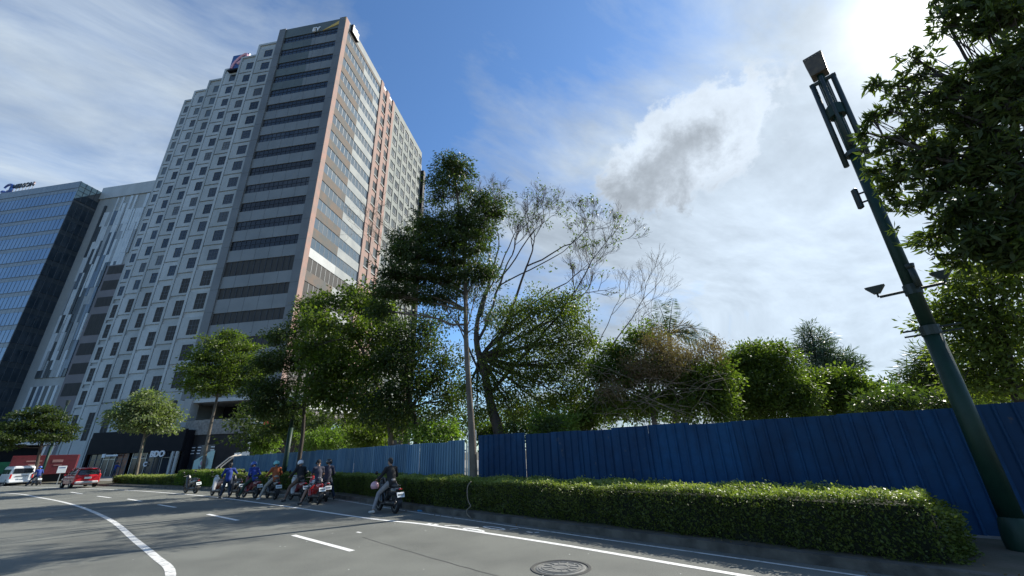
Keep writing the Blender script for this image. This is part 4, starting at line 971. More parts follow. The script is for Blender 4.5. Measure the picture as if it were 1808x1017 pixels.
tree('street_tree', 'small street tree with pale round crown in front of the black shops', gz(240, 850, D6, .1), [gz(237, 852, D6, .1), P(240, 840, D6), P(248, 800, D6), P(256, 765, D6), P(262, 745, D6)],
     [(262, 700, 20, 10, D6), (235, 715, 24, 12, D6), (275, 718, 26, 14, D6), (215, 735, 18, 12, D6), (250, 738, 36, 14, D6), (295, 735, 20, 16, D6), (235, 755, 26, 8, D6), (280, 757, 26, 8, D6)],
     leaf=.28, ratio=.5, per=18, cr=.62, clusters=1.25, m=lf_pale, bm=bark, r0=.15, r1=.07, seed=105, flat=.5, group=gs)
D7 = 76
tree('street_tree', 'dark spreading street tree at the far left behind the white van', gz(62, 850, D7, .1), [gz(58, 850, D7, .1), P(62, 835, D7), P(72, 790, D7), P(80, 760, D7), P(84, 745, D7)],
     [(75, 722, 24, 6, D7), (50, 735, 26, 7, D7), (95, 738, 24, 8, D7), (30, 752, 30, 8, D7), (70, 752, 34, 8, D7), (110, 756, 18, 8, D7), (20, 770, 30, 10, D7), (60, 772, 34, 8, D7), (105, 774, 20, 7, D7), (5, 785, 22, 8, D7)],
     leaf=.3, ratio=.4, per=18, cr=.6, clusters=1.3, m=lf_dark, bm=barkd, r0=.2, r1=.08, seed=107, flat=.3, droop=.3, group=gs)

# ------------------------------------------------------------------ hedges
def hedge(label, front, width, h, dens, leaf, seed, m=lf_hedge, z0=.15):
    g = np.random.default_rng(seed); fr = np.array(front); seg = np.linalg.norm(np.diff(fr, axis=0), axis=1); cum = np.concatenate([[0], np.cumsum(seg)]); Ltot = cum[-1]
    t_ = thing('hedge', label, 'hedge', (fr[0][0], fr[0][1], z0), 'clipped hedges along the kerb')
    nrm = -(offs(fr, 1) - fr)       # points to the road
    def at(s_): return np.stack([np.interp(s_, cum, fr[:, 0]), np.interp(s_, cum, fr[:, 1])], 1), unitv(np.stack([np.interp(s_, cum, nrm[:, 0]), np.interp(s_, cum, nrm[:, 1])], 1))
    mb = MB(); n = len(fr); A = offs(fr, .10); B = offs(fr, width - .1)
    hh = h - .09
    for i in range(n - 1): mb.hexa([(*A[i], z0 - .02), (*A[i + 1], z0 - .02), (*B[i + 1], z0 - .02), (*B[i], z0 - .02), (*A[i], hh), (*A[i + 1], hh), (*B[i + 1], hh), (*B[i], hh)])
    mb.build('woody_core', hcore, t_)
    def bump(s_, w_): return .04 * np.sin(s_ * 1.7 + w_ * 3) + .035 * np.sin(s_ * 4.3 - w_ * 4 + np.sin(s_)) + .02 * np.sin(s_ * 11 + 1)
    Vs = []
    # front
    nf = int(Ltot * (h - z0) * dens); s_ = g.uniform(0, Ltot, nf); z = g.uniform(z0 - .02, h, nf); p, q = at(s_)
    o = bump(s_, z) + g.normal(size=nf) * .03 - np.where(z > h - .08, (z - h + .08) * .5, 0) - np.where(z < .35, (0.35 - z) * .25, 0)
    pos = np.concatenate([p + q * o[:, None], z[:, None]], 1); dv = np.concatenate([q * .8, np.full((nf, 1), .25)], 1) + g.normal(size=(nf, 3)) * .65
    L_ = leaf * g.uniform(.7, 1.3, nf); Vs.append(leafV(pos, dv, L_, L_ * .55, .15, g))
    # top
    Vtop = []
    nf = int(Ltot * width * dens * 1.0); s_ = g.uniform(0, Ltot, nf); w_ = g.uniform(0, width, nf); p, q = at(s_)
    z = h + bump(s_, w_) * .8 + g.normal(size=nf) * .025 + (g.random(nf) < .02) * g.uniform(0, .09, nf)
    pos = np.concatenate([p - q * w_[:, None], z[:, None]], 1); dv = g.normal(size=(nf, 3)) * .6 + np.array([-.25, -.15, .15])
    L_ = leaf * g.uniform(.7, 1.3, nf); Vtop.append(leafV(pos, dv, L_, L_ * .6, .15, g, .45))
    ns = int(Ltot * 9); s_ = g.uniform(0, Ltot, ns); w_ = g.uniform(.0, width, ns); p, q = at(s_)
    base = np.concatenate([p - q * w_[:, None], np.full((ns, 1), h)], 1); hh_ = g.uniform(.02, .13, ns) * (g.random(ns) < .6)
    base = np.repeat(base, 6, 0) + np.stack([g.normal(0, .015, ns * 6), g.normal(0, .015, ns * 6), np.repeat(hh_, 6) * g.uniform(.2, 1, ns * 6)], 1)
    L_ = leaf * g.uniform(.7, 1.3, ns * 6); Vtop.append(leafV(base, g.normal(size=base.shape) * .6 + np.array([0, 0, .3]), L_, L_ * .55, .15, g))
    # two ends
    for e in (0, Ltot):
        nf = int(width * (h - z0) * dens * 1.3); w_ = g.uniform(0, width, nf); z = g.uniform(z0, h, nf); p, q = at(np.full(nf, e))
        tdir = np.stack([q[:, 1], -q[:, 0]], 1) * (-1 if e else 1)
        tt = (fr[0] - fr[1]) if e == 0 else (fr[-1] - fr[-2]); tt = tt / np.linalg.norm(tt)
        round_ = .18 + .05 * np.sin(w_ * 7 + z * 9) - 1.3 * np.maximum(z - h + .22, 0) - .9 * np.maximum(np.abs(w_ / width - .5) - .3, 0) + g.normal(size=nf) * .05
        pos = np.concatenate([p - q * w_[:, None] + tt * round_[:, None], z[:, None]], 1); dv = np.concatenate([np.tile(tt, (nf, 1)), np.full((nf, 1), .2)], 1) + g.normal(size=(nf, 3)) * .6
        L_ = leaf * g.uniform(.7, 1.35, nf); Vs.append(leafV(pos, dv, L_, L_ * .55, .15, g))
    fast('foliage', np.concatenate(Vs), 4, m, t_); fast('sunlit_top_leaves', np.concatenate(Vtop), 4, lf_sunlit, t_); return t_  # top leaves use the brighter leaf colour painted as sunlight, sides the darker
HF = smooth([(6.0, 6.75), (4.6, 8.1), (2.2, 10.55), (-.3, 13.05), (-2.6, 15.35), (-4.8, 17.7), (-7.4, 20.9), (-9.7, 23.2)], 4)
hedge('long clipped hedge nearest the viewer, sunlit flat top against the dark blue fence', HF, 1.55, .95, 1650, .055, 201)
H2_ = smooth([(-9.8, 23.3), (-13.7, 26.1), (-17.0, 28.2), (-20.6, 30.6)], 4)
hedge('hedge stretch directly behind the row of parked riders', H2_, 1.3, .95, 900, .07, 203)
H3_ = smooth([(-20.9, 30.9), (-24.6, 33.2), (-27.5, 35.2)], 4)
hedge('short block hedge with bright yellow-green top under the brown-trunked tree', H3_, 1.5, 1.15, 700, .08, 205, lf_bright)
H4_ = smooth([(-27.8, 35.5), (-33, 38.7), (-40, 43.2)], 4)
hedge('far low hedge in front of the black shop block', H4_, 1.4, .75, 450, .10, 207)
# dry creeper stem hanging over the hedge
cr_ = thing('vine_stem', 'pale curling vine stem hanging down the front of the long hedge', 'vine', gnd(829, 905))
mb = MB(); vp = [P(832, 850, 13.95), P(826, 858, 13.9), P(825, 872, 13.8), P(827, 885, 13.75), P(831, 893, 13.7), P(829, 896, 13.7), P(824, 901, 13.7), P(825, 908, 13.7), P(831, 914, 13.65)]
mb.tube(smooth(vp, 4), .016, 6); mb.build('stem', barkp, cr_, smooth=True)
# weeds and fallen leaves along the kerb
g = np.random.default_rng(211); n = 420; s_ = g.uniform(0, 44, n)
li = np.clip(s_.astype(int), 0, len(KL) - 2); p = KL[li] + (KL[li + 1] - KL[li]) * (s_ - li)[:, None]; nn = offs(KL, 1)[li] - KL[li]
q = p + nn * g.uniform(-.35, .55, n)[:, None]; zz = np.where((q - p).__mul__(nn).sum(1) > 0, .16, .012)
pos = np.concatenate([q, zz[:, None]], 1)
tag(fast('fallen_leaves', leafV(pos, np.concatenate([g.normal(size=(n, 2)), g.uniform(0, .3, (n, 1))], 1), g.uniform(.03, .07, n), .03, .1, g), 4, lf_dry), kind='stuff')

# ------------------------------------------------------------------ fences
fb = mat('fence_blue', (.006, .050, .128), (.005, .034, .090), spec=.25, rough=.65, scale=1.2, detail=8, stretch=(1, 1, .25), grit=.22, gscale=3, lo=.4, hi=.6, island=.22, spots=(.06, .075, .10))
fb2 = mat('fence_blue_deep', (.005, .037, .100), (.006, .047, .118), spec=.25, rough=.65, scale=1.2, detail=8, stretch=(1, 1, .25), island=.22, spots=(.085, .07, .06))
fl_ = mat('fence_blue_lit_worn', (.17, .27, .35), (.075, .17, .27), rough=.55, scale=2.5, detail=8, stretch=(1, 1, .2), island=.15, spots=(.10, .12, .14))  # paler blue, raised further for the light the left fence gets; spots are scuffs
fl2_ = mat('fence_blue_lit_pale', (.14, .245, .33), (.07, .16, .26), rough=.55, scale=2.5, detail=8, stretch=(1, 1, .2))
def fence(name, label, A, B, h0, h1, pw, rib, dep, ms, seed, z0=.13):
    g = random.Random(seed); A = np.array(A, float); B = np.array(B, float); Lf = np.linalg.norm(B - A); u = (B - A) / Lf; nn = np.array([u[1], -u[0]])
    if nn @ (-A) < 0: nn = -nn
    t_ = thing(name, label, 'fence', (A[0], A[1], 0), 'blue sheet metal hoarding')
    n = int(Lf / pw); pw = Lf / n
    for i in range(n):
        a, b = i * pw, (i + 1) * pw + .03; dz = g.choice([-.03, -.01, 0, .01, .025]); tilt = g.uniform(-.008, .008); off_ = (.035 if i % 2 else 0) + g.uniform(-.008, .008)
        prof = []; s_ = a
        while s_ < b - 1e-6:
            for ds, o in ((0, 0), (rib * .72, 0), (rib * .80, dep), (rib * .92, dep)):
                if s_ + ds <= b: prof.append((s_ + ds, o))
            s_ += rib
        prof.append((b, 0))
        V = []
        for s_, o in prof:
            h_ = h0 + (h1 - h0) * s_ / Lf + dz
            for z, th in ((z0, 0), (h_, 0), (h_, .004), (z0, .004)):
                q = A + u * (s_ + tilt * (z if True else 0)) + nn * (o + off_ - th); V.append((q[0], q[1], z))
        fs = []
        for k in range(len(prof) - 1):
            for j in range(4): fs.append((k * 4 + j, k * 4 + (j + 1) % 4, k * 4 + 4 + (j + 1) % 4, k * 4 + 4 + j))
        fs += [(0, 1, 2, 3), tuple(len(prof) * 4 - 4 + j for j in (3, 2, 1, 0))]
        MB().add(V, fs).build('sheet_panel', ms[g.randrange(len(ms))], t_)
    mb = MB()
    for z in (.5, 1.9): 
        p0, p1 = A - nn * .06, B - nn * .06; mb.tube([(*p0, z), (*p1, z)], .025, 4)
    mb.build('back_rail', steel, t_)
    for i in range(0, n + 1, 2):
        p = A + u * i * pw - nn * .1; MB().rbox((p[0], p[1], 1.1), (.06, .06, 2.1), .005).build('post', steel, t_)
    return t_
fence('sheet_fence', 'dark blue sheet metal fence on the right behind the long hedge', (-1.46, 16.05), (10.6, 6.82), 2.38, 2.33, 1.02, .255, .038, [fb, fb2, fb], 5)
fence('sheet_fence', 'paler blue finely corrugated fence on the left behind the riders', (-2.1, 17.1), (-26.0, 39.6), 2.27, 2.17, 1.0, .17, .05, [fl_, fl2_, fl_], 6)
MB().rbox((-1.75, 16.55, 1.25), (.5, .05, 2.75), .01, 2.3).build('grey_board', mat('pale_board', (.5, .52, .5), (.36, .38, .37), rough=.7, scale=3), None, origin=(-1.75, 16.55, 0))
tag(bpy.data.objects['grey_board'], 'pale upright board in the gap between the two blue fences', 'board')
# dead weed stalks before the fence
# ------------------------------------------------------------------ lamp posts
pg_ = mat('lamp_green', (.010, .036, .024), (.007, .026, .018), rough=.5, spec=.3, scale=4, detail=8, bump=.15)
pgd = mat('lamp_green_dark', (.020, .035, .030), (.014, .024, .022), rough=.5, scale=4)
lampglass = mat('lamp_lens', (.35, .33, .28), (.25, .24, .2), rough=.3)
rust = mat('lamp_head_brown', (.10, .075, .045), (.05, .04, .03), rough=.6, scale=6)
LB = np.array([7.80, 7.38, .14]); lp = thing('lamp_post', 'tall green lamp post leaning into the frame at right with floodlights halfway up', 'lamp post', LB)
def LP(z, dx=0.0, dy=0.0): return LB + np.array([.012 * z + dx, .004 * z + dy, z - .14])
mb = MB(); mb.tube([LP(.14), LP(.5), LP(.52)], [.17, .17, .13], 16); mb.tube([LP(.5), LP(3.65)], [.148, .136], 16); mb.build('lower_shaft', pg_, lp, smooth=True, bevel=0)
mb = MB(); mb.lathe([(.20, 0), (.21, .12), (.19, .30), (.165, .42), (.135, .47)], LB, 20); mb.build('base_cover', pg_, lp, smooth=True)
mb = MB(); mb.tube([LP(3.64), LP(7.9)], [.115, .10], 14); mb.build('upper_shaft', pg_, lp, smooth=True)
rr0, hh0 = view_frame(LB); rx = rr0
mb = MB()
for z in (3.62, 3.72): mb.tube([LP(z) - rx * .38, LP(z) + rx * .42], .018, 6)
mb.tube([LP(3.58), LP(3.76)], [.15, .15], 14)
mb.build('clamp_bars', pgd, lp)
zf = 4.5
mb = MB(); mb.tube([LP(zf) - rx * .50, LP(zf) + rx * .44], .028, 8); mb.tube([LP(zf - .1), LP(zf + .1)], .135, 14); mb.build('cross_arm', pgd, lp)
for sx in (-.52, .46):
    hb = LP(zf + .10) + rx * sx; fl0 = thing('x', 'x', 'x', (0, 0, 0)); bpy.data.objects.remove(fl0)
    mb = MB(); q = [(-.16, -.08, .13), (.16, -.08, .13), (.16, .08, .13), (-.16, .08, .13), (-.05, -.05, -.02), (.05, -.05, -.02), (.05, .05, -.02), (-.05, .05, -.02)]
    mb.hexa([hb + np.array(rr0) * a + hh0 * b + np.array([0, 0, c]) for a, b, c in [q[4], q[5], q[6], q[7], q[0], q[1], q[2], q[3]]]); mb.tube([hb - np.array([0, 0, .1]), hb], .018, 6)
    f_ = mb.build('floodlight', pgd, lp); MB().hexa([hb + rr0 * a + hh0 * b + np.array([0, 0, c]) for a, b, c in [(-.13, -.06, .131), (.13, -.06, .131), (.13, .06, .131), (-.13, .06, .131), (-.13, -.06, .138), (.13, -.06, .138), (.13, .06, .138), (-.13, .06, .138)]]).build('lens', lampglass, f_)
mb = MB(); c_ = LP(zf) - hh0 * .16 + rx * .10; mb.tube([c_, c_ + np.array([0, 0, .42])], .055, 10); mb.tube([c_ + np.array([0, 0, .38]), c_ + np.array([0, 0, .47])], [.06, .075], 12); mb.build('camera_dome', pgd, lp, smooth=True)
# ribbed head: four long rods round the slender top
mb = MB(); mb.tube([LP(7.9), LP(8.3), LP(10.4)], [.095, .085, .075], 10); mb.build('top_shaft', pg_, lp, smooth=True)
for k, (ox, oy) in enumerate(((-.21, 0), (.21, 0), (0, -.16), (-.07, .12), (.07, .12))):
    b0, b1 = (7.6 if k < 2 else 8.0), 10.15
    mb = MB(); mb.tube([LP(b0) + rx * ox * .95 + hh0 * oy, LP(b1) + rx * ox * 1.0 + hh0 * oy], .055 if k < 2 else .035, 8); mb.build('lamp_rod', pgd, lp, smooth=True)
mb = MB(); mb.tube([LP(8.95), LP(9.25)], .17, 12); mb.build('rod_collar', pg_, lp)
mb = MB(); mb.tube([LP(10.12) - rx * .27, LP(10.12) + rx * .27], .05, 8); mb.build('rod_bracket', pgd, lp)
mb = MB(); mb.tube([LP(7.8), LP(7.9)], .16, 12); mb.build('shaft_collar', pgd, lp)
mb = MB(); hb = LP(10.62); mb.hexa([hb + rx * a + hh0 * b + np.array([0, 0, c]) for a, b, c in [(-.17, -.15, -.32), (.17, -.15, -.32), (.17, .15, -.32), (-.17, .15, -.32), (-.20, -.16, .28), (.20, -.16, .28), (.20, .16, .28), (-.20, .16, .28)]]); hd = mb.build('lamp_head', rust, lp, bevel=.02)
for k in range(5): MB().rbox(hb + rx * (-.15 + .075 * k) + np.array([0, 0, .22]) - hh0 * .16, (.03, .03, .03), .01).build('head_light', lampglass, hd)
for k, (z, sx) in enumerate(((6.75, -1), (7.0, 1))):
    c_ = LP(z) + rx * sx * .2; mb = MB(); mb.rbox(c_ + rx * sx * .04, (.09, .12, .5), .02); mb.tube([LP(z + .1), c_ + np.array([0, 0, .1])], .02, 6); mb.tube([LP(z - .12), c_ - np.array([0, 0, .12])], .02, 6); mb.build('side_box', pgd, lp)
def small_lamp(label, px, pyb, D, ytop, arm=0):
    b = gz(px, pyb, D, .12); t_ = thing('lamp_post', label, 'lamp post', b, 'green lamp posts along the kerb'); top = P(*ytop, D); tz = top[2]
    mb = MB(); mb.tube([b, b + [0, 0, tz * .45]], [.15, .14], 12); mb.tube([b + [0, 0, tz * .45], b + [0, 0, tz]], [.12, .08], 12); mb.build('shaft', pg_, t_, smooth=True)
    MB().lathe([(.22, 0), (.22, .3), (.15, .45)], b, 14).build('base_cover', pg_, t_, smooth=True)
    r_, h_ = view_frame(b); mb = MB(); mb.tube([b + [0, 0, tz * .62] - r_ * 1.0, b + [0, 0, tz * .62] + r_ * .1], .05, 8); mb.rbox(b + np.array([0, 0, tz * .62 + .05]) - r_ * 1.0, (.5, .2, .1), .03); mb.build('lamp_arm', pgd, t_)
    mb = MB(); mb.tube([b + [0, 0, tz - .05], b + [0, 0, tz + .5]], [.15, .22], 10); mb.build('lamp_head', pgd, t_)
small_lamp('green lamp post rising behind the teal-helmeted rider', 497, 858, 31, (517, 640))
small_lamp('green lamp post beside the small pale tree', 233, 852, 56, (262, 700))
small_lamp('green lamp post in front of the far-left dark tree', 68, 850, 75, (92, 715))

# ------------------------------------------------------------------ motorcycles and riders
tyre = mat('tyre', (.015, .015, .015), rough=.85); rimm = mat('wheel_rim', (.12, .12, .12), rough=.35, metal=.7); blkp = mat('black_plastic', (.012, .012, .013), rough=.4)
seatm = mat('seat_vinyl', (.015, .015, .016), rough=.6); platem = mat('number_plate', (.72, .75, .74), (.62, .66, .66), rough=.5, scale=30); redl = mat('tail_light', (.5, .02, .02), rough=.25); chrome = mat('chrome', (.65, .65, .65), rough=.2, metal=1)
inkm = mat('plate_ink', (.06, .08, .07), rough=.6)
bodyc = {'black': mat('bike_black', (.015, .016, .018), rough=.25, coat=.6), 'red': mat('bike_red', (.42, .02, .02), rough=.25, coat=.6), 'white': mat('bike_white', (.7, .7, .68), rough=.25, coat=.6), 'grey': mat('bike_grey', (.16, .17, .18), rough=.3, coat=.5), 'maroon': mat('bike_maroon', (.16, .02, .025), rough=.3, coat=.5), 'blue': mat('bike_blue', (.02, .05, .22), rough=.3, coat=.5), 'brown': mat('bike_brown', (.22, .07, .04), rough=.4)}
def motorcycle(label, colour, front=None):
    t = thing('motorcycle', label, 'motorcycle', (0, 0, 0), 'motorcycles parked along the hedge'); bc = bodyc[colour]; fc = bodyc[front or colour]
    for y, r in ((-.62, .275), (.64, .275)):
        mb = MB(); w = .055 if y < 0 else .045
        mb.lathe([(r - .09, -w * .8), (r - .03, -w), (r - .005, -w * .6), (r, 0), (r - .005, w * .6), (r - .03, w), (r - .09, w * .8), (r - .09, -w * .8)], (0, y, r), 28, 'x')
        wh = mb.build('wheel', tyre, t, smooth=True)
        mb = MB(); mb.lathe([(r - .115, -.03), (r - .085, -.035), (r - .085, .035), (r - .115, .03)], (0, y, r), 28, 'x'); mb.lathe([(.001, -.06), (.05, -.06), (.05, .06), (.001, .06)], (0, y, r), 12, 'x')
        for k in range(5):
            a = k * 1.2566; mb.tube([(0, y, r), (0, y + (r - .1) * math.cos(a), r + (r - .1) * math.sin(a))], [.022, .014], 6)
        mb.build('rim', rimm, wh)
    mb = MB(); mb.capsule((0, .62, .30), (0, .40, .95), .03, .035); mb.capsule((-.07, .64, .28), (-.07, .50, .68), .022, .026); mb.capsule((.07, .64, .28), (.07, .50, .68), .022, .026); mb.build('fork', rimm, t, smooth=True)
    mb = MB(); mb.capsule((0, -.60, .68), (0, -.10, .62), .13, .13, 14, (1.0, .9)); mb.capsule((0, -.82, .76), (0, -.40, .70), .055, .12, 14); mb.capsule((0, -.15, .60), (0, .05, .42), .12, .10, 12); mb.build('rear_cowl', bc, t, remesh=.018)
    mb = MB(); mb.capsule((0, -.55, .30), (0, .12, .28), .10, .10, 12); mb.rbox((0, .16, .27), (.30, .42, .07), .03); mb.capsule((.10, -.62, .30), (.10, -.1, .28), .06, .06); mb.build('engine', blkp, t, remesh=.018)
    mb = MB(); mb.capsule((0, .30, .34), (0, .42, .88), .13, .12, 12, (1.35, .45)); mb.capsule((0, .42, .86), (0, .47, 1.0), .11, .10, 12, (1.1, .8)); mb.build('leg_shield', fc, t, remesh=.018)
    mb = MB(); A = []; B = []
    for k in range(9):
        a = math.radians(20 + 140 * k / 8); A.append((-.065, .64 + .31 * math.cos(a), .275 + .31 * math.sin(a))); B.append((.065, .64 + .31 * math.cos(a), .275 + .31 * math.sin(a)))
    mb.strip(A, B); mb.strip([(p[0] * .9, p[1], p[2] - .012) for p in B], [(p[0] * .9, p[1], p[2] - .012) for p in A]); mb.build('front_fender', fc, t, smooth=True)
    mb = MB(); mb.strip([(-.07, -.62 + .33 * math.cos(math.radians(a)), .275 + .33 * math.sin(math.radians(a))) for a in range(60, 200, 15)], [(.07, -.62 + .33 * math.cos(math.radians(a)), .275 + .33 * math.sin(math.radians(a))) for a in range(60, 200, 15)]); mb.build('rear_fender', blkp, t, smooth=True)
    mb = MB(); mb.capsule((0, -.62, .82), (0, -.15, .79), .09, .10, 12, (1.25, .5)); mb.capsule((0, -.3, .80), (0, .02, .77), .10, .075, 12, (1.2, .5)); mb.build('seat', seatm, t, remesh=.018)
    mb = MB(); mb.capsule((-.33, .34, 1.03), (-.05, .43, 1.02), .018, .018, 8); mb.capsule((.33, .34, 1.03), (.05, .43, 1.02), .018, .018, 8); mb.capsule((-.05, .43, 1.02), (.05, .43, 1.02), .03, .03, 8); mb.build('handlebar', blkp, t, smooth=True)
    for sx in (-1, 1):
        mb = MB(); mb.capsule((sx * .22, .38, 1.04), (sx * .30, .40, 1.22), .008, .008, 6); mb.lathe([(.001, -.012), (.055, -.012), (.06, 0), (.055, .012), (.001, .012)], (sx * .31, .40, 1.25), 12, 'y'); mb.build('mirror', blkp, t, smooth=True)
    MB().capsule((0, .53, .93), (0, .56, .92), .075, .06, 12, (1.2, .9)).build('headlight', chrome, t, smooth=True)
    MB().rbox((0, -.90, .75), (.12, .04, .035), .012).build('tail_light', redl, t)
    M_ = Matrix.Rotation(math.radians(-28), 3, 'X')
    pl = MB().rbox((0, -.95, .58), (.27, .012, .17), .005, M=M_).build('number_plate', platem, t)
    mb = MB()
    for k in range(6): mb.rbox((-.085 + .034 * k, -.962, .585), (.02, .004, .055), .0015, M=M_)
    mb.build('plate_characters', inkm, pl)
    mb = MB(); mb.capsule((.14, -.12, .24), (.16, -.72, .34), .03, .055, 10); mb.build('exhaust', rimm, t, smooth=True)
    mb = MB(); mb.capsule((-.06, -.78, .86), (-.10, -.45, .86), .012, .012, 6); mb.capsule((.06, -.78, .86), (.10, -.45, .86), .012, .012, 6); mb.capsule((-.06, -.78, .86), (.06, -.78, .86), .012, .012, 6); mb.build('grab_rail', rimm, t, smooth=True)
    return t
def place(o, px, py, az, roll=0.0, z=0.0):
    q = gnd(px, py) if not isinstance(px, np.ndarray) else px
    o.location = (float(q[0]), float(q[1]), z); o.rotation_euler = (0, roll, az)
skin = mat('skin', (.30, .17, .11), (.26, .145, .095), rough=.55); hairm = mat('hair_black', (.012, .010, .009), rough=.55, bump=.6, bscale=120)
cl = lambda n, c: mat('cloth_' + n, c, tuple(q * .75 for q in c), rough=.85, scale=9, detail=4, bump=.3, bscale=60)
CL = {'black': cl('black', (.014, .014, .016)), 'blue': cl('blue', (.02, .05, .26)), 'orange': cl('orange', (.34, .085, .025)), 'khaki': cl('khaki', (.36, .32, .27)), 'navy': cl('navy', (.03, .032, .055)), 'jeans': cl('jeans', (.03, .045, .075)), 'pale': cl('pale', (.27, .26, .265)), 'grey': cl('grey', (.38, .42, .46)), 'brown': cl('brown', (.16, .10, .07)), 'green': cl('green', (.025, .055, .035)), 'floral': mat('cloth_floral', (.6, .6, .62), (.05, .05, .06), rough=.85, scale=14, lo=.45, hi=.5)}
HM = {'teal': mat('helmet_teal', (.18, .52, .52), rough=.25, coat=.5), 'white': mat('helmet_white', (.78, .77, .78), rough=.25, coat=.5), 'blue': mat('helmet_blue', (.03, .10, .38), rough=.25, coat=.5), 'black': mat('helmet_black', (.02, .02, .022), rough=.25, coat=.5), 'pink': mat('helmet_pink', (.62, .36, .40), rough=.3, coat=.5)}
shoem = mat('shoe', (.03, .03, .03), rough=.7); shoew = mat('shoe_pale', (.55, .53, .5), rough=.7)
def person(label, J, shirt, trousers, head='hair', shoe=shoem, short=False, sleeves=True, cat='person', group='motorcycle riders resting by the hedge', visor=True):
    """J: joint positions in the person's own frame (facing +Y)"""
    t = thing('person', label, cat, (0, 0, 0), group); V3 = {k: np.array(v, float) for k, v in J.items()}
    hip, ch, nk, hd = V3['hip'], V3['chest'], V3['neck'], V3['head']; up = unitv(hd - nk); face = unitv(V3.get('face', np.array([0, 1, -.1])))
    lat = unitv(np.cross(face, up)); fwd = np.cross(up, lat)
    mb = MB()
    mb.capsule(hip, (hip + ch) / 2, .135, .125, 12); mb.capsule((hip + ch) / 2, ch, .125, .145, 12); mb.capsule(ch, nk - up * .04, .14, .075, 12)
    mb.capsule(V3['shL'], V3['shR'], .07, .07, 10); mb.capsule(nk - up * .05, hd - up * .04, .052, .052, 10)
    mb.capsule(hd - up * .01, hd + up * .055 - fwd * .01, .078, .088, 12); mb.capsule(hd - up * .075 + fwd * .035, hd + fwd * .02, .048, .07, 10)   # jaw, face
    mb.capsule(hd + fwd * .085 - up * .005, hd + fwd * .105 - up * .03, .012, .017, 8)                                                            # nose
    for s_ in (-1, 1): mb.capsule(hd + lat * s_ * .082 + up * .01, hd + lat * s_ * .086 - up * .03, .018, .014, 6)                                    # ears
    for sd in 'LR':
        sh, el, ha = V3['sh' + sd], V3['el' + sd], V3['ha' + sd]; mb.capsule(sh, el, .055, .042, 10); mb.capsule(el, ha, .042, .028, 10)
        hp, kn, an = V3['hp' + sd], V3['kn' + sd], V3['an' + sd]; mb.capsule(hp, kn, .088, .06, 10); mb.capsule(kn, kn + (an - kn) * .35, .058, .06, 10); mb.capsule(kn + (an - kn) * .35, an, .06, .037, 10)
        f = unitv(ha - el); pal = ha + f * .045; mb.capsule(ha, pal, .032, .038, 8, (1.1, .6)); fx = unitv(np.cross(f, [0, 0, 1.0])); dn_ = unitv(np.cross(fx, f)) * -1
        for k, ln in enumerate((.06, .07, .066, .05)):
            b0 = pal + f * .02 + fx * (-.033 + .022 * k); m0 = b0 + f * ln * .5 + np.array([0, 0, -.006]); mb.capsule(b0, m0, .012, .011, 6); mb.capsule(m0, m0 + f * ln * .22 + np.array([0, 0, -ln * .5]), .011, .009, 6)
        s_ = 1 if sd == 'L' else -1; th = ha + f * .015 + fx * s_ * .035; mb.capsule(th, th + f * .035 + fx * s_ * .02 + np.array([0, 0, -.015]), .014, .011, 6)
        toe = V3.get('toe' + sd, an + np.array([0, .16, -.05])); mb.capsule(an + np.array([0, 0, -.03]), toe, .045, .035, 8)
    mb.build('body', skin, t, remesh=.015)
    mb = MB(); mb.capsule(hip - up * .02, (hip + ch) / 2, .158, .15, 12); mb.capsule((hip + ch) / 2, ch, .15, .165, 12); mb.capsule(ch, nk - up * .06, .16, .09, 12); mb.capsule(V3['shL'], V3['shR'], .088, .088, 10)
    for sd in 'LR':
        sh, el, ha = V3['sh' + sd], V3['el' + sd], V3['ha' + sd]; mb.capsule(sh, el if sleeves else sh + (el - sh) * .6, .076, .06 if sleeves else .07, 10)
        if sleeves: mb.capsule(el, el + (ha - el) * .85, .060, .043, 10)
    mb.build('shirt', CL[shirt], t, remesh=.02)
    mb = MB(); mb.capsule(hip - [0, 0, .03], hip + [0, 0, .05], .15, .145, 12)
    for sd in 'LR':
        hp, kn, an = V3['hp' + sd], V3['kn' + sd], V3['an' + sd]; mb.capsule(hp, kn, .108, .078, 10)
        if not short: mb.capsule(kn, kn + (an - kn) * .9, .078, .056, 10)
    mb.build('trousers', CL[trousers], t, remesh=.02)
    for sd in 'LR':
        an = V3['an' + sd]; toe = V3.get('toe' + sd, an + np.array([0, .16, -.05])); d = unitv(toe - an - np.array([0, 0, -.04])); mb = MB(); mb.capsule(an + np.array([0, 0, -.045]) - d * .03, toe + d * .02, .052, .045, 10, (1, .8)); mb.build('shoe', shoe, t, smooth=True)
    if head == 'hair':
        mb = MB(); mb.capsule(hd + up * .03 - fwd * .02, hd + up * .065 - fwd * .012, .094, .092, 12); mb.capsule(hd - fwd * .045 - up * .03, hd - fwd * .03 + up * .03, .062, .08, 10); mb.build('hair', hairm, t, remesh=.014)
    elif head == 'cap':
        mb = MB(); mb.capsule(hd + up * .045, hd + up * .06, .1, .098, 12); mb.capsule(hd + up * .05 + fwd * .08, hd + up * .04 + fwd * .16, .05, .045, 10, (1.2, .3)); mb.build('cap', CL['black'], t, smooth=True)
    else:
        mb = MB(); n = 20; V = []; rows = 9
        for i in range(rows):
            a = math.pi / 2 - i * math.radians(150) / (rows - 1) * .83
            for k in range(n):
                w = 2 * math.pi * k / n; open_ = math.cos(w) > .45 and a < .1
                rr_ = .142 * math.cos(a) if not open_ else .12 * math.cos(a) * .7
                V.append(hd + up * .02 + up * .145 * math.sin(a) + fwd * rr_ * math.cos(w) * 1.1 + lat * rr_ * math.sin(w))
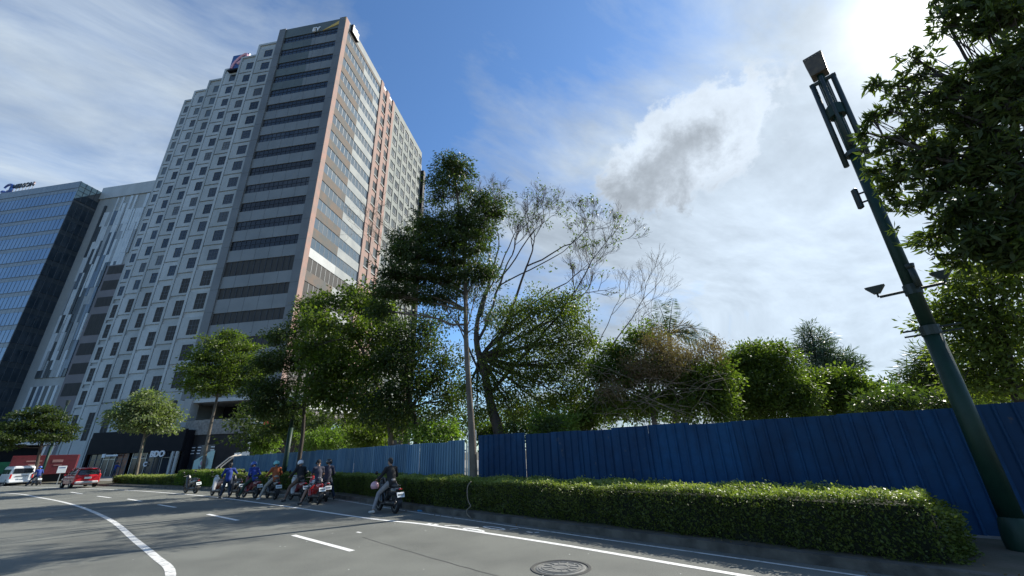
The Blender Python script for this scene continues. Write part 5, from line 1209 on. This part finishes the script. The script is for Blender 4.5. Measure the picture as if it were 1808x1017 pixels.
        mb.add(V, [(i * n + k, (i + 1) * n + k, (i + 1) * n + (k + 1) % n, i * n + (k + 1) % n) for i in range(rows - 1) for k in range(n)]); hl = mb.build('helmet', HM[head], t, smooth=True)
        if visor: mb = MB(); A = [hd + up * .05 + fwd * .158 * math.cos(w) + lat * .15 * math.sin(w) for w in np.linspace(-1.05, 1.05, 9)]; B = [p - up * .085 - fwd * .005 for p in A]; mb.strip(A, B); mb.build('visor', mat('visor', (.05, .06, .07), rough=.15), hl, smooth=True)
    return t
def seated(lean=.10, left=True, look=(0, 1, -.1), arms='bars', z=.0, turn=0):
    J = dict(hip=(0, -.22, .93), chest=(0, -.22 + lean, 1.22), neck=(0, -.20 + lean * 1.5, 1.46), head=(0, -.17 + lean * 1.8, 1.60), shL=(-.17, -.20 + lean * 1.3, 1.38), shR=(.17, -.20 + lean * 1.3, 1.38),
             hpL=(-.10, -.18, .90), hpR=(.10, -.18, .90), knL=(-.30, .12, .60), anL=(-.52, -.02, .11), toeL=(-.56, .12, .045), knR=(.22, .26, .66), anR=(.20, .22, .36), toeR=(.20, .38, .33), face=look)
    if not left: J.update(knR=(.28, .14, .58), anR=(.42, .05, .11), toeR=(.44, .2, .045))
    if arms == 'bars': J.update(elL=(-.30, .04, 1.14), elR=(.30, .04, 1.14), haL=(-.32, .27, 1.05), haR=(.32, .27, 1.05))
    elif arms == 'lap': J.update(elL=(-.28, -.12, 1.12), elR=(.28, -.12, 1.12), haL=(-.13, .06, .98), haR=(.12, .08, .98))
    elif arms == 'phone': J.update(elL=(-.25, -.04, 1.14), elR=(.25, -.04, 1.14), haL=(-.06, .16, 1.22), haR=(.07, .14, 1.12))
    return J
def hd2(azdeg): return math.radians(-azdeg)   # heading given as compass angle from +Y, clockwise
ROAD = -52
# nearest rider
def riders():
    def duo(px, py, az, mlabel, mc, plabel=None, front=None, roll=0.0, **k):
        m_ = motorcycle(mlabel, mc, front); place(m_, px, py, hd2(az), roll)
        if plabel:
            J = k.pop('J'); p_ = person(plabel, J, **k); place(p_, px, py, hd2(az), roll)
        return m_
    duo(683, 904, -42, 'black scooter under the rider nearest the viewer, pale plate facing the road', 'black', 'person in black top with bare dark hair on the nearest scooter', J=seated(.10, look=(-.35, 1, -.1)), shirt='black', trousers='pale', head='hair', shoe=shoew)
    duo(572, 884, -30, 'dark unattended-looking motorcycle closest to the hedge beside the red scooter', 'grey', 'person in dark jacket and black helmet half hidden beside the rider in shorts', J=seated(.02, False, look=(.3, 1, 0), arms='lap'), shirt='navy', trousers='jeans', head='black')
    duo(553, 889, -42, 'red scooter under the rider in grey shorts', 'red', 'person in dark top, black cap and pale shorts with a bare leg reaching the road', J=seated(.08, look=(-.3, 1, -.3), arms='phone'), shirt='navy', trousers='floral', head='cap', short=True, sleeves=False)
    duo(522, 884, -48, 'scooter with white front and red tail under the white-helmeted rider', 'maroon', 'person in black jacket and white helmet sitting on a white-fronted scooter', front='white', J=seated(.13, arms='bars'), shirt='black', trousers='brown', head='white')
    duo(478, 881, -45, 'black motorcycle under the orange-shirted rider', 'black', 'person in orange shirt, teal helmet and khaki trousers on a black motorcycle', J=seated(.12, look=(-.2, 1, -.2)), shirt='orange', trousers='khaki', head='teal', shoe=shoew)
    duo(440, 879, -55, 'dark red motorcycle under the blue-jacketed rider with blue helmet', 'maroon', 'person in blue jacket and blue helmet leaning forward on a dark red motorcycle', J=seated(.2, arms='lap'), shirt='blue', trousers='green', head='blue')
    duo(412, 877, -50, 'black motorcycle beside the standing blue-jacketed person', 'black')
    duo(381, 876, -52, 'brown and white scooter at the left end of the parked row', 'brown', front='white')
    duo(336, 871, -60, 'small dark scooter parked alone against the short hedge', 'black', roll=-.12)
    # standing person in blue
    J = dict(hip=(0, 0, .93), chest=(0, .02, 1.22), neck=(0, .03, 1.44), head=(0, .06, 1.59), shL=(-.19, .03, 1.38), shR=(.19, .03, 1.38), elL=(-.30, .06, 1.12), elR=(.34, .14, 1.2), haL=(-.24, .25, 1.0), haR=(.42, .36, 1.16),
             hpL=(-.1, 0, .90), hpR=(.1, 0, .90), knL=(-.15, .05, .50), knR=(.16, .04, .50), anL=(-.2, -.02, .09), anR=(.2, -.02, .09), toeL=(-.22, .13, .045), toeR=(.23, .13, .045), face=(.3, 1, -.2))
    p_ = person('person standing in a royal blue jacket and dark trousers between the parked motorcycles', J, 'blue', 'jeans', 'hair'); place(p_, 396, 879, hd2(-40))
    p_ = person('person in blue shirt standing before the bank shop front', J, 'blue', 'jeans', 'black', group='people near the shops'); q = FP(20.2, -6.5, 0); p_.location = (q[0], q[1], .14); p_.rotation_euler = (0, 0, hd2(20)); p_.scale = (1.15,) * 3
    # rider far left
    m_ = motorcycle('motorcycle riding away in the road beside the white van', 'grey'); m_['group'] = 'vehicles far down the road'; q = gnd(60, 857.5); m_.location = (q[0], q[1], 0); m_.rotation_euler = (0, 0, hd2(-62))
    p_ = person('person in blue jacket riding away down the road beside the white van', seated(.15, False), 'blue', 'jeans', 'blue', group='vehicles far down the road'); p_.location = m_.location; p_.rotation_euler = m_.rotation_euler
    for o in (m_, p_): o.scale = (1.12,) * 3
riders()
# pink helmet hung on the nearest scooter's left bar
hq = bpy.data.objects['motorcycle']; Mw = Matrix.Translation(hq.location) @ Matrix.Rotation(hq.rotation_euler[2], 4, 'Z'); c_ = np.array(Mw @ Vector((-.36, .36, .84)))
ph = thing('helmet', 'pink open-face helmet hanging from the handlebar of the nearest scooter', 'helmet', c_)
mb = MB(); mb.lathe([(.145 * math.cos(a), .145 * math.sin(a)) for a in np.linspace(-.75, 1.57, 12)], c_, 22); mb.build('shell', HM['pink'], ph, smooth=True)
MB().lathe([(.112, -.098), (.108, -.11), (.100, -.09)], c_, 22).build('rim', blkp, ph, smooth=True)
# litter
lt = MB().rbox((0, 0, .02), (.16, .11, .03), .01).build('plastic_wrapper', mat('wrapper_blue', (.05, .28, .5), rough=.4), None); q = gnd(741, 903); lt.location = (q[0], q[1], 0); lt.rotation_euler = (.2, .1, .6); tag(lt, 'crumpled bright blue wrapper in the gutter by the hedge', 'litter')

# ------------------------------------------------------------------ cars and far-left street things
carred = mat('car_red', (.42, .015, .025), (.38, .012, .02), rough=.25, coat=.8); carwhite = mat('van_white', (.75, .76, .76), (.68, .69, .69), rough=.3, coat=.5); cglass = mat('car_glass', (.02, .025, .03), rough=.08, spec=.8); lampr = mat('tail_lamp_red', (.55, .03, .03), rough=.2)
def loft(mb, secs):   # each section: list of (x,y,z) ring with same count
    n = len(secs[0]); V = [p for s_ in secs for p in s_]; fs = []
    for i in range(len(secs) - 1):
        for k in range(n): j = (k + 1) % n; fs.append((i * n + k, i * n + j, (i + 1) * n + j, (i + 1) * n + k))
    fs.append(tuple(range(n - 1, -1, -1))); fs.append(tuple(range((len(secs) - 1) * n, len(secs) * n))); mb.add(V, fs)
def ring(y, w, z0, z1, tw=None, r=.12):
    tw = tw or w; return [(-w + r, y, z0), (w - r, y, z0), (w, y, z0 + r), (w, y, (z0 + z1) / 2), (tw, y, z1 - r), (tw - r, y, z1), (-tw + r, y, z1), (-tw, y, z1 - r), (-w, y, (z0 + z1) / 2), (-w, y, z0 + r)]
def car_wheels(t, L_, W_, r, ys):
    for y in ys:
        for sx in (-1, 1):
            c = (sx * (W_ - .12), y, r); mb = MB(); mb.lathe([(r * .62, -.1), (r * .95, -.11), (r, -.06), (r, .06), (r * .95, .11), (r * .62, .1), (r * .62, -.1)], c, 24, 'x'); wh = mb.build('wheel', tyre, t, smooth=True)
            mb = MB(); mb.lathe([(.001, .07 * sx), (r * .3, .09 * sx), (r * .62, .07 * sx)], c, 20, 'x'); mb.build('rim', steel, wh, smooth=True)
def make_car():
    t = thing('parked_car', 'red compact people carrier seen from behind on the road before the shops', 'car', (0, 0, 0), None)
    mb = MB(); loft(mb, [ring(-2.15, .78, .38, .95), ring(-2.05, .86, .3, 1.05), ring(-1.3, .88, .25, 1.06), ring(.9, .88, .25, 1.02), ring(1.5, .86, .27, .96), ring(2.0, .80, .3, .80), ring(2.15, .66, .36, .68)]); mb.build('body', carred, t, smooth=False, bevel=.04)
    mb = MB(); loft(mb, [ring(-2.0, .74, 1.0, 1.04, .7, .02), ring(-1.75, .78, 1.0, 1.5, .62), ring(-1.2, .80, 1.0, 1.60, .64), ring(-.1, .80, 1.0, 1.62, .64), ring(.5, .78, 1.0, 1.45, .62), ring(1.15, .74, .98, 1.02, .70, .02)]); gl_ = mb.build('window_glass', cglass, t, smooth=False, bevel=.03)
    mb = MB(); loft(mb, [ring(-1.85, .64, 1.50, 1.57, .6, .03), ring(-1.2, .66, 1.57, 1.65, .62, .03), ring(-.1, .66, 1.59, 1.665, .62, .03), ring(.42, .64, 1.47, 1.53, .6, .03)]); mb.build('roof', carred, t, bevel=.02)
    mb = MB()
    for sx in (-1, 1):
        mb.tube([(sx * .79, -2.0, 1.03), (sx * .66, -1.75, 1.53)], .05, 6); mb.tube([(sx * .81, -.35, 1.03), (sx * .66, -.35, 1.6)], .04, 6); mb.tube([(sx * .76, 1.1, 1.0), (sx * .64, .45, 1.5)], .035, 6)
    mb.build('pillar', carred, t)
    for sx in (-1, 1):
        MB().rbox((sx * .74, -2.08, .95), (.2, .14, .3), .04).build('tail_lamp', lampr, t); MB().rbox((sx * .70, 2.02, .70), (.25, .2, .14), .04).build('headlight', chrome, t)
        MB().rbox((sx * .95, .75, 1.05), (.18, .1, .13), .04).build('mirror', carred, t)
        MB().rbox((sx * .885, .1, .66), (.02, 1.9, .05), .005).build('door_trim', chrome, t)
    MB().rbox((0, -2.17, .45), (1.5, .16, .2), .05).build('bumper', mat('bumper_silver', (.5, .5, .5), rough=.4), t); MB().rbox((0, -2.19, .80), (.46, .03, .16), .01).build('number_plate', platem, t)
    car_wheels(t, 2, .9, .32, (-1.35, 1.35)); return t
c = make_car(); q = gnd(137, 860.5); c.location = (q[0], q[1], 0); c.rotation_euler = (0, 0, hd2(-57)); c.scale = (1.02,) * 3
def make_van():
    t = thing('white_van', 'white high-roofed van seen from behind at the left edge of the road', 'van', (0, 0, 0), 'vehicles far down the road')
    mb = MB(); loft(mb, [ring(-2.4, .88, .35, 1.9, .80), ring(-2.3, .93, .28, 2.0, .84), ring(1.2, .93, .28, 2.02, .84), ring(1.7, .93, .28, 1.6, .84), ring(2.3, .88, .3, 1.05, .8), ring(2.45, .8, .35, .9, .74)]); mb.build('body', carwhite, t, bevel=.04)
    MB().rbox((0, -2.43, 1.5), (1.45, .05, .5), .05).build('rear_window', cglass, t)
    for sx in (-1, 1):
        for y in (-1.5, -.3, .8): MB().rbox((sx * .92, y, 1.45), (.04, .95, .46), .02).build('side_window', cglass, t)
        MB().rbox((sx * .82, -2.42, .95), (.14, .06, .45), .02).build('tail_lamp', lampr, t)
    MB().rbox((0, -2.44, .98), (.9, .05, .08), .01).build('door_handle', mat('trim_grey', (.2, .2, .2), rough=.5), t); MB().rbox((0, -2.48, .42), (1.7, .16, .2), .05).build('bumper', carwhite, t)
    MB().rbox((0, -2.47, .75), (.46, .03, .15), .01).build('number_plate', platem, t); car_wheels(t, 2, .95, .34, (-1.5, 1.5)); return t
v1 = make_van(); q = gnd(22, 857); v1.location = (q[0], q[1], 0); v1.rotation_euler = (0, 0, hd2(-59)); v1.scale = (1.02,) * 3
# kiosk, red booth, sign
def atb(px, py, D): p = P(px, py, D); p[2] = 0; return p
def local(o, az): o.rotation_euler = (0, 0, az)
kz = thing('roadside_shelter', 'open shelter with flat white roof and green lower panels behind the white van', 'shelter', (0, 0, 0))
MB().rbox((0, 0, 4.9), (9.5, 4, .3), .05).build('roof', carwhite, kz); MB().rbox((-.6, 0, 1.9), (7.6, 3, 1.5), .05).build('green_panel', mat('panel_green', (.02, .17, .06), (.015, .12, .05), rough=.6), kz); MB().rbox((-.6, .6, 3.7), (7.4, 2, 2.2), .05).build('dark_opening', black, kz)
for x_ in (3.3, 4.1): MB().tube([(x_, -1.5, 0), (x_ + .3, -1.5, 4.8)], .12, 8).build('post', carwhite, kz)
MB().rbox((-.6, 0, .6), (7.6, 3, 1.2), .05).build('base_wall', blackw, kz)
q = atb(-8, 840, 92); kz.location = tuple(q); kz.rotation_euler = (0, 0, hd2(-48))
rb = thing('promotion_booth', 'red booth with pale lettering beneath the far-left dark tree', 'booth', (0, 0, 0)); rm = mat('booth_red', (.12, .010, .018), (.09, .008, .012), rough=.6)
MB().rbox((0, 0, 2.1), (5.6, 2, 2.2), .03).build('red_panel', rm, rb); MB().rbox((0, .1, .55), (5.4, 1.8, 1.0), .03).build('dark_base', black, rb)
for q_ in ((-.9, 2.55, 1.3, .14), (-.8, 2.15, 1.0, .12), (1.1, 2.5, .9, .3), (1.2, 2.0, .7, .12)): MB().rbox((q_[0], -1.02, q_[1]), (q_[2], .03, q_[3]), .008).build('pale_lettering', mat('booth_text', (.30, .17, .16), rough=.6), rb)
q = atb(72, 840, 80); rb.location = tuple(q); rb.rotation_euler = (0, 0, hd2(-42))
sn = thing('street_sign', 'small pale notice board on a post left of the red car', 'sign', (0, 0, 0)); MB().rbox((0, 0, 2.2), (.95, .08, 1.0), .02).build('board', platem, sn); MB().tube([(0, .08, 0), (0, .08, 2.5)], .05, 8).build('post', steel, sn)
MB().rbox((0, -.045, 2.45), (.7, .01, .12), .004).build('printed_line', sgb, sn); q = atb(101, 852, 68); sn.location = tuple(q); sn.rotation_euler = (0, 0, hd2(-46)); sn.scale = (.7,) * 3
# notice boards beside the podium
nb_ = thing('notice_boards', 'cluster of red and white notice boards at the right end of the dark podium wall', 'sign', (0, 0, 0)); orange = mat('board_orange', (.62, .10, .05), rough=.5)
for (x_, z_, w_, h_, m_) in ((-.75, 5.9, 1.0, 1.3, cladl), (.65, 6.1, 1.6, 1.2, orange), (-1.0, 4.4, 1.2, 1.2, carwhite), (.4, 4.5, .9, .8, carwhite), (.1, 7.4, 2.6, .5, cladd)): MB().rbox((x_, 0, z_), (w_, .12, h_), .02).build('board', m_, nb_)
for x_ in (-1.3, 1.3): MB().tube([(x_, .15, 0), (x_, .15, 7.4)], .07, 8).build('post', steel, nb_)
for z_ in (4.1, 4.4, 4.7): MB().rbox((-1.0, -.07, z_), (.8, .01, .08), .003).build('printed_line', inkm, nb_)
q = atb(458, 800, 67); nb_.location = tuple(q); nb_.rotation_euler = (0, 0, hd2(-25))
# stair with pale rails beyond the fence end
st = thing('stair_railing', 'pale bent handrails rising beside the podium at the far end of the blue fence', 'railing', (0, 0, 0)); Dr = 55
o0 = gz(385, 845, Dr); st.location = tuple(o0)
for dx in (0, 8): MB().tube([gz(381 + dx, 846, Dr), P(382 + dx, 826 - dx * .2, Dr), P(405 + dx, 808 - dx * .2, Dr), P(418 + dx, 803, Dr)], .07, 8).build('rail', mat('rail_cream', (.6, .55, .48), rough=.6), st, smooth=True)
MB().hexa([P(412, 812, Dr), P(440, 806, Dr), P(440, 806, Dr + .4), P(412, 812, Dr + .4), P(414, 800, Dr), P(441, 796, Dr), P(441, 796, Dr + .4), P(414, 800, Dr + .4)]).build('parapet', carwhite, st)
tot = sum(len(o.data.polygons) for o in scene.objects if o.type == 'MESH'); print('faces', tot)
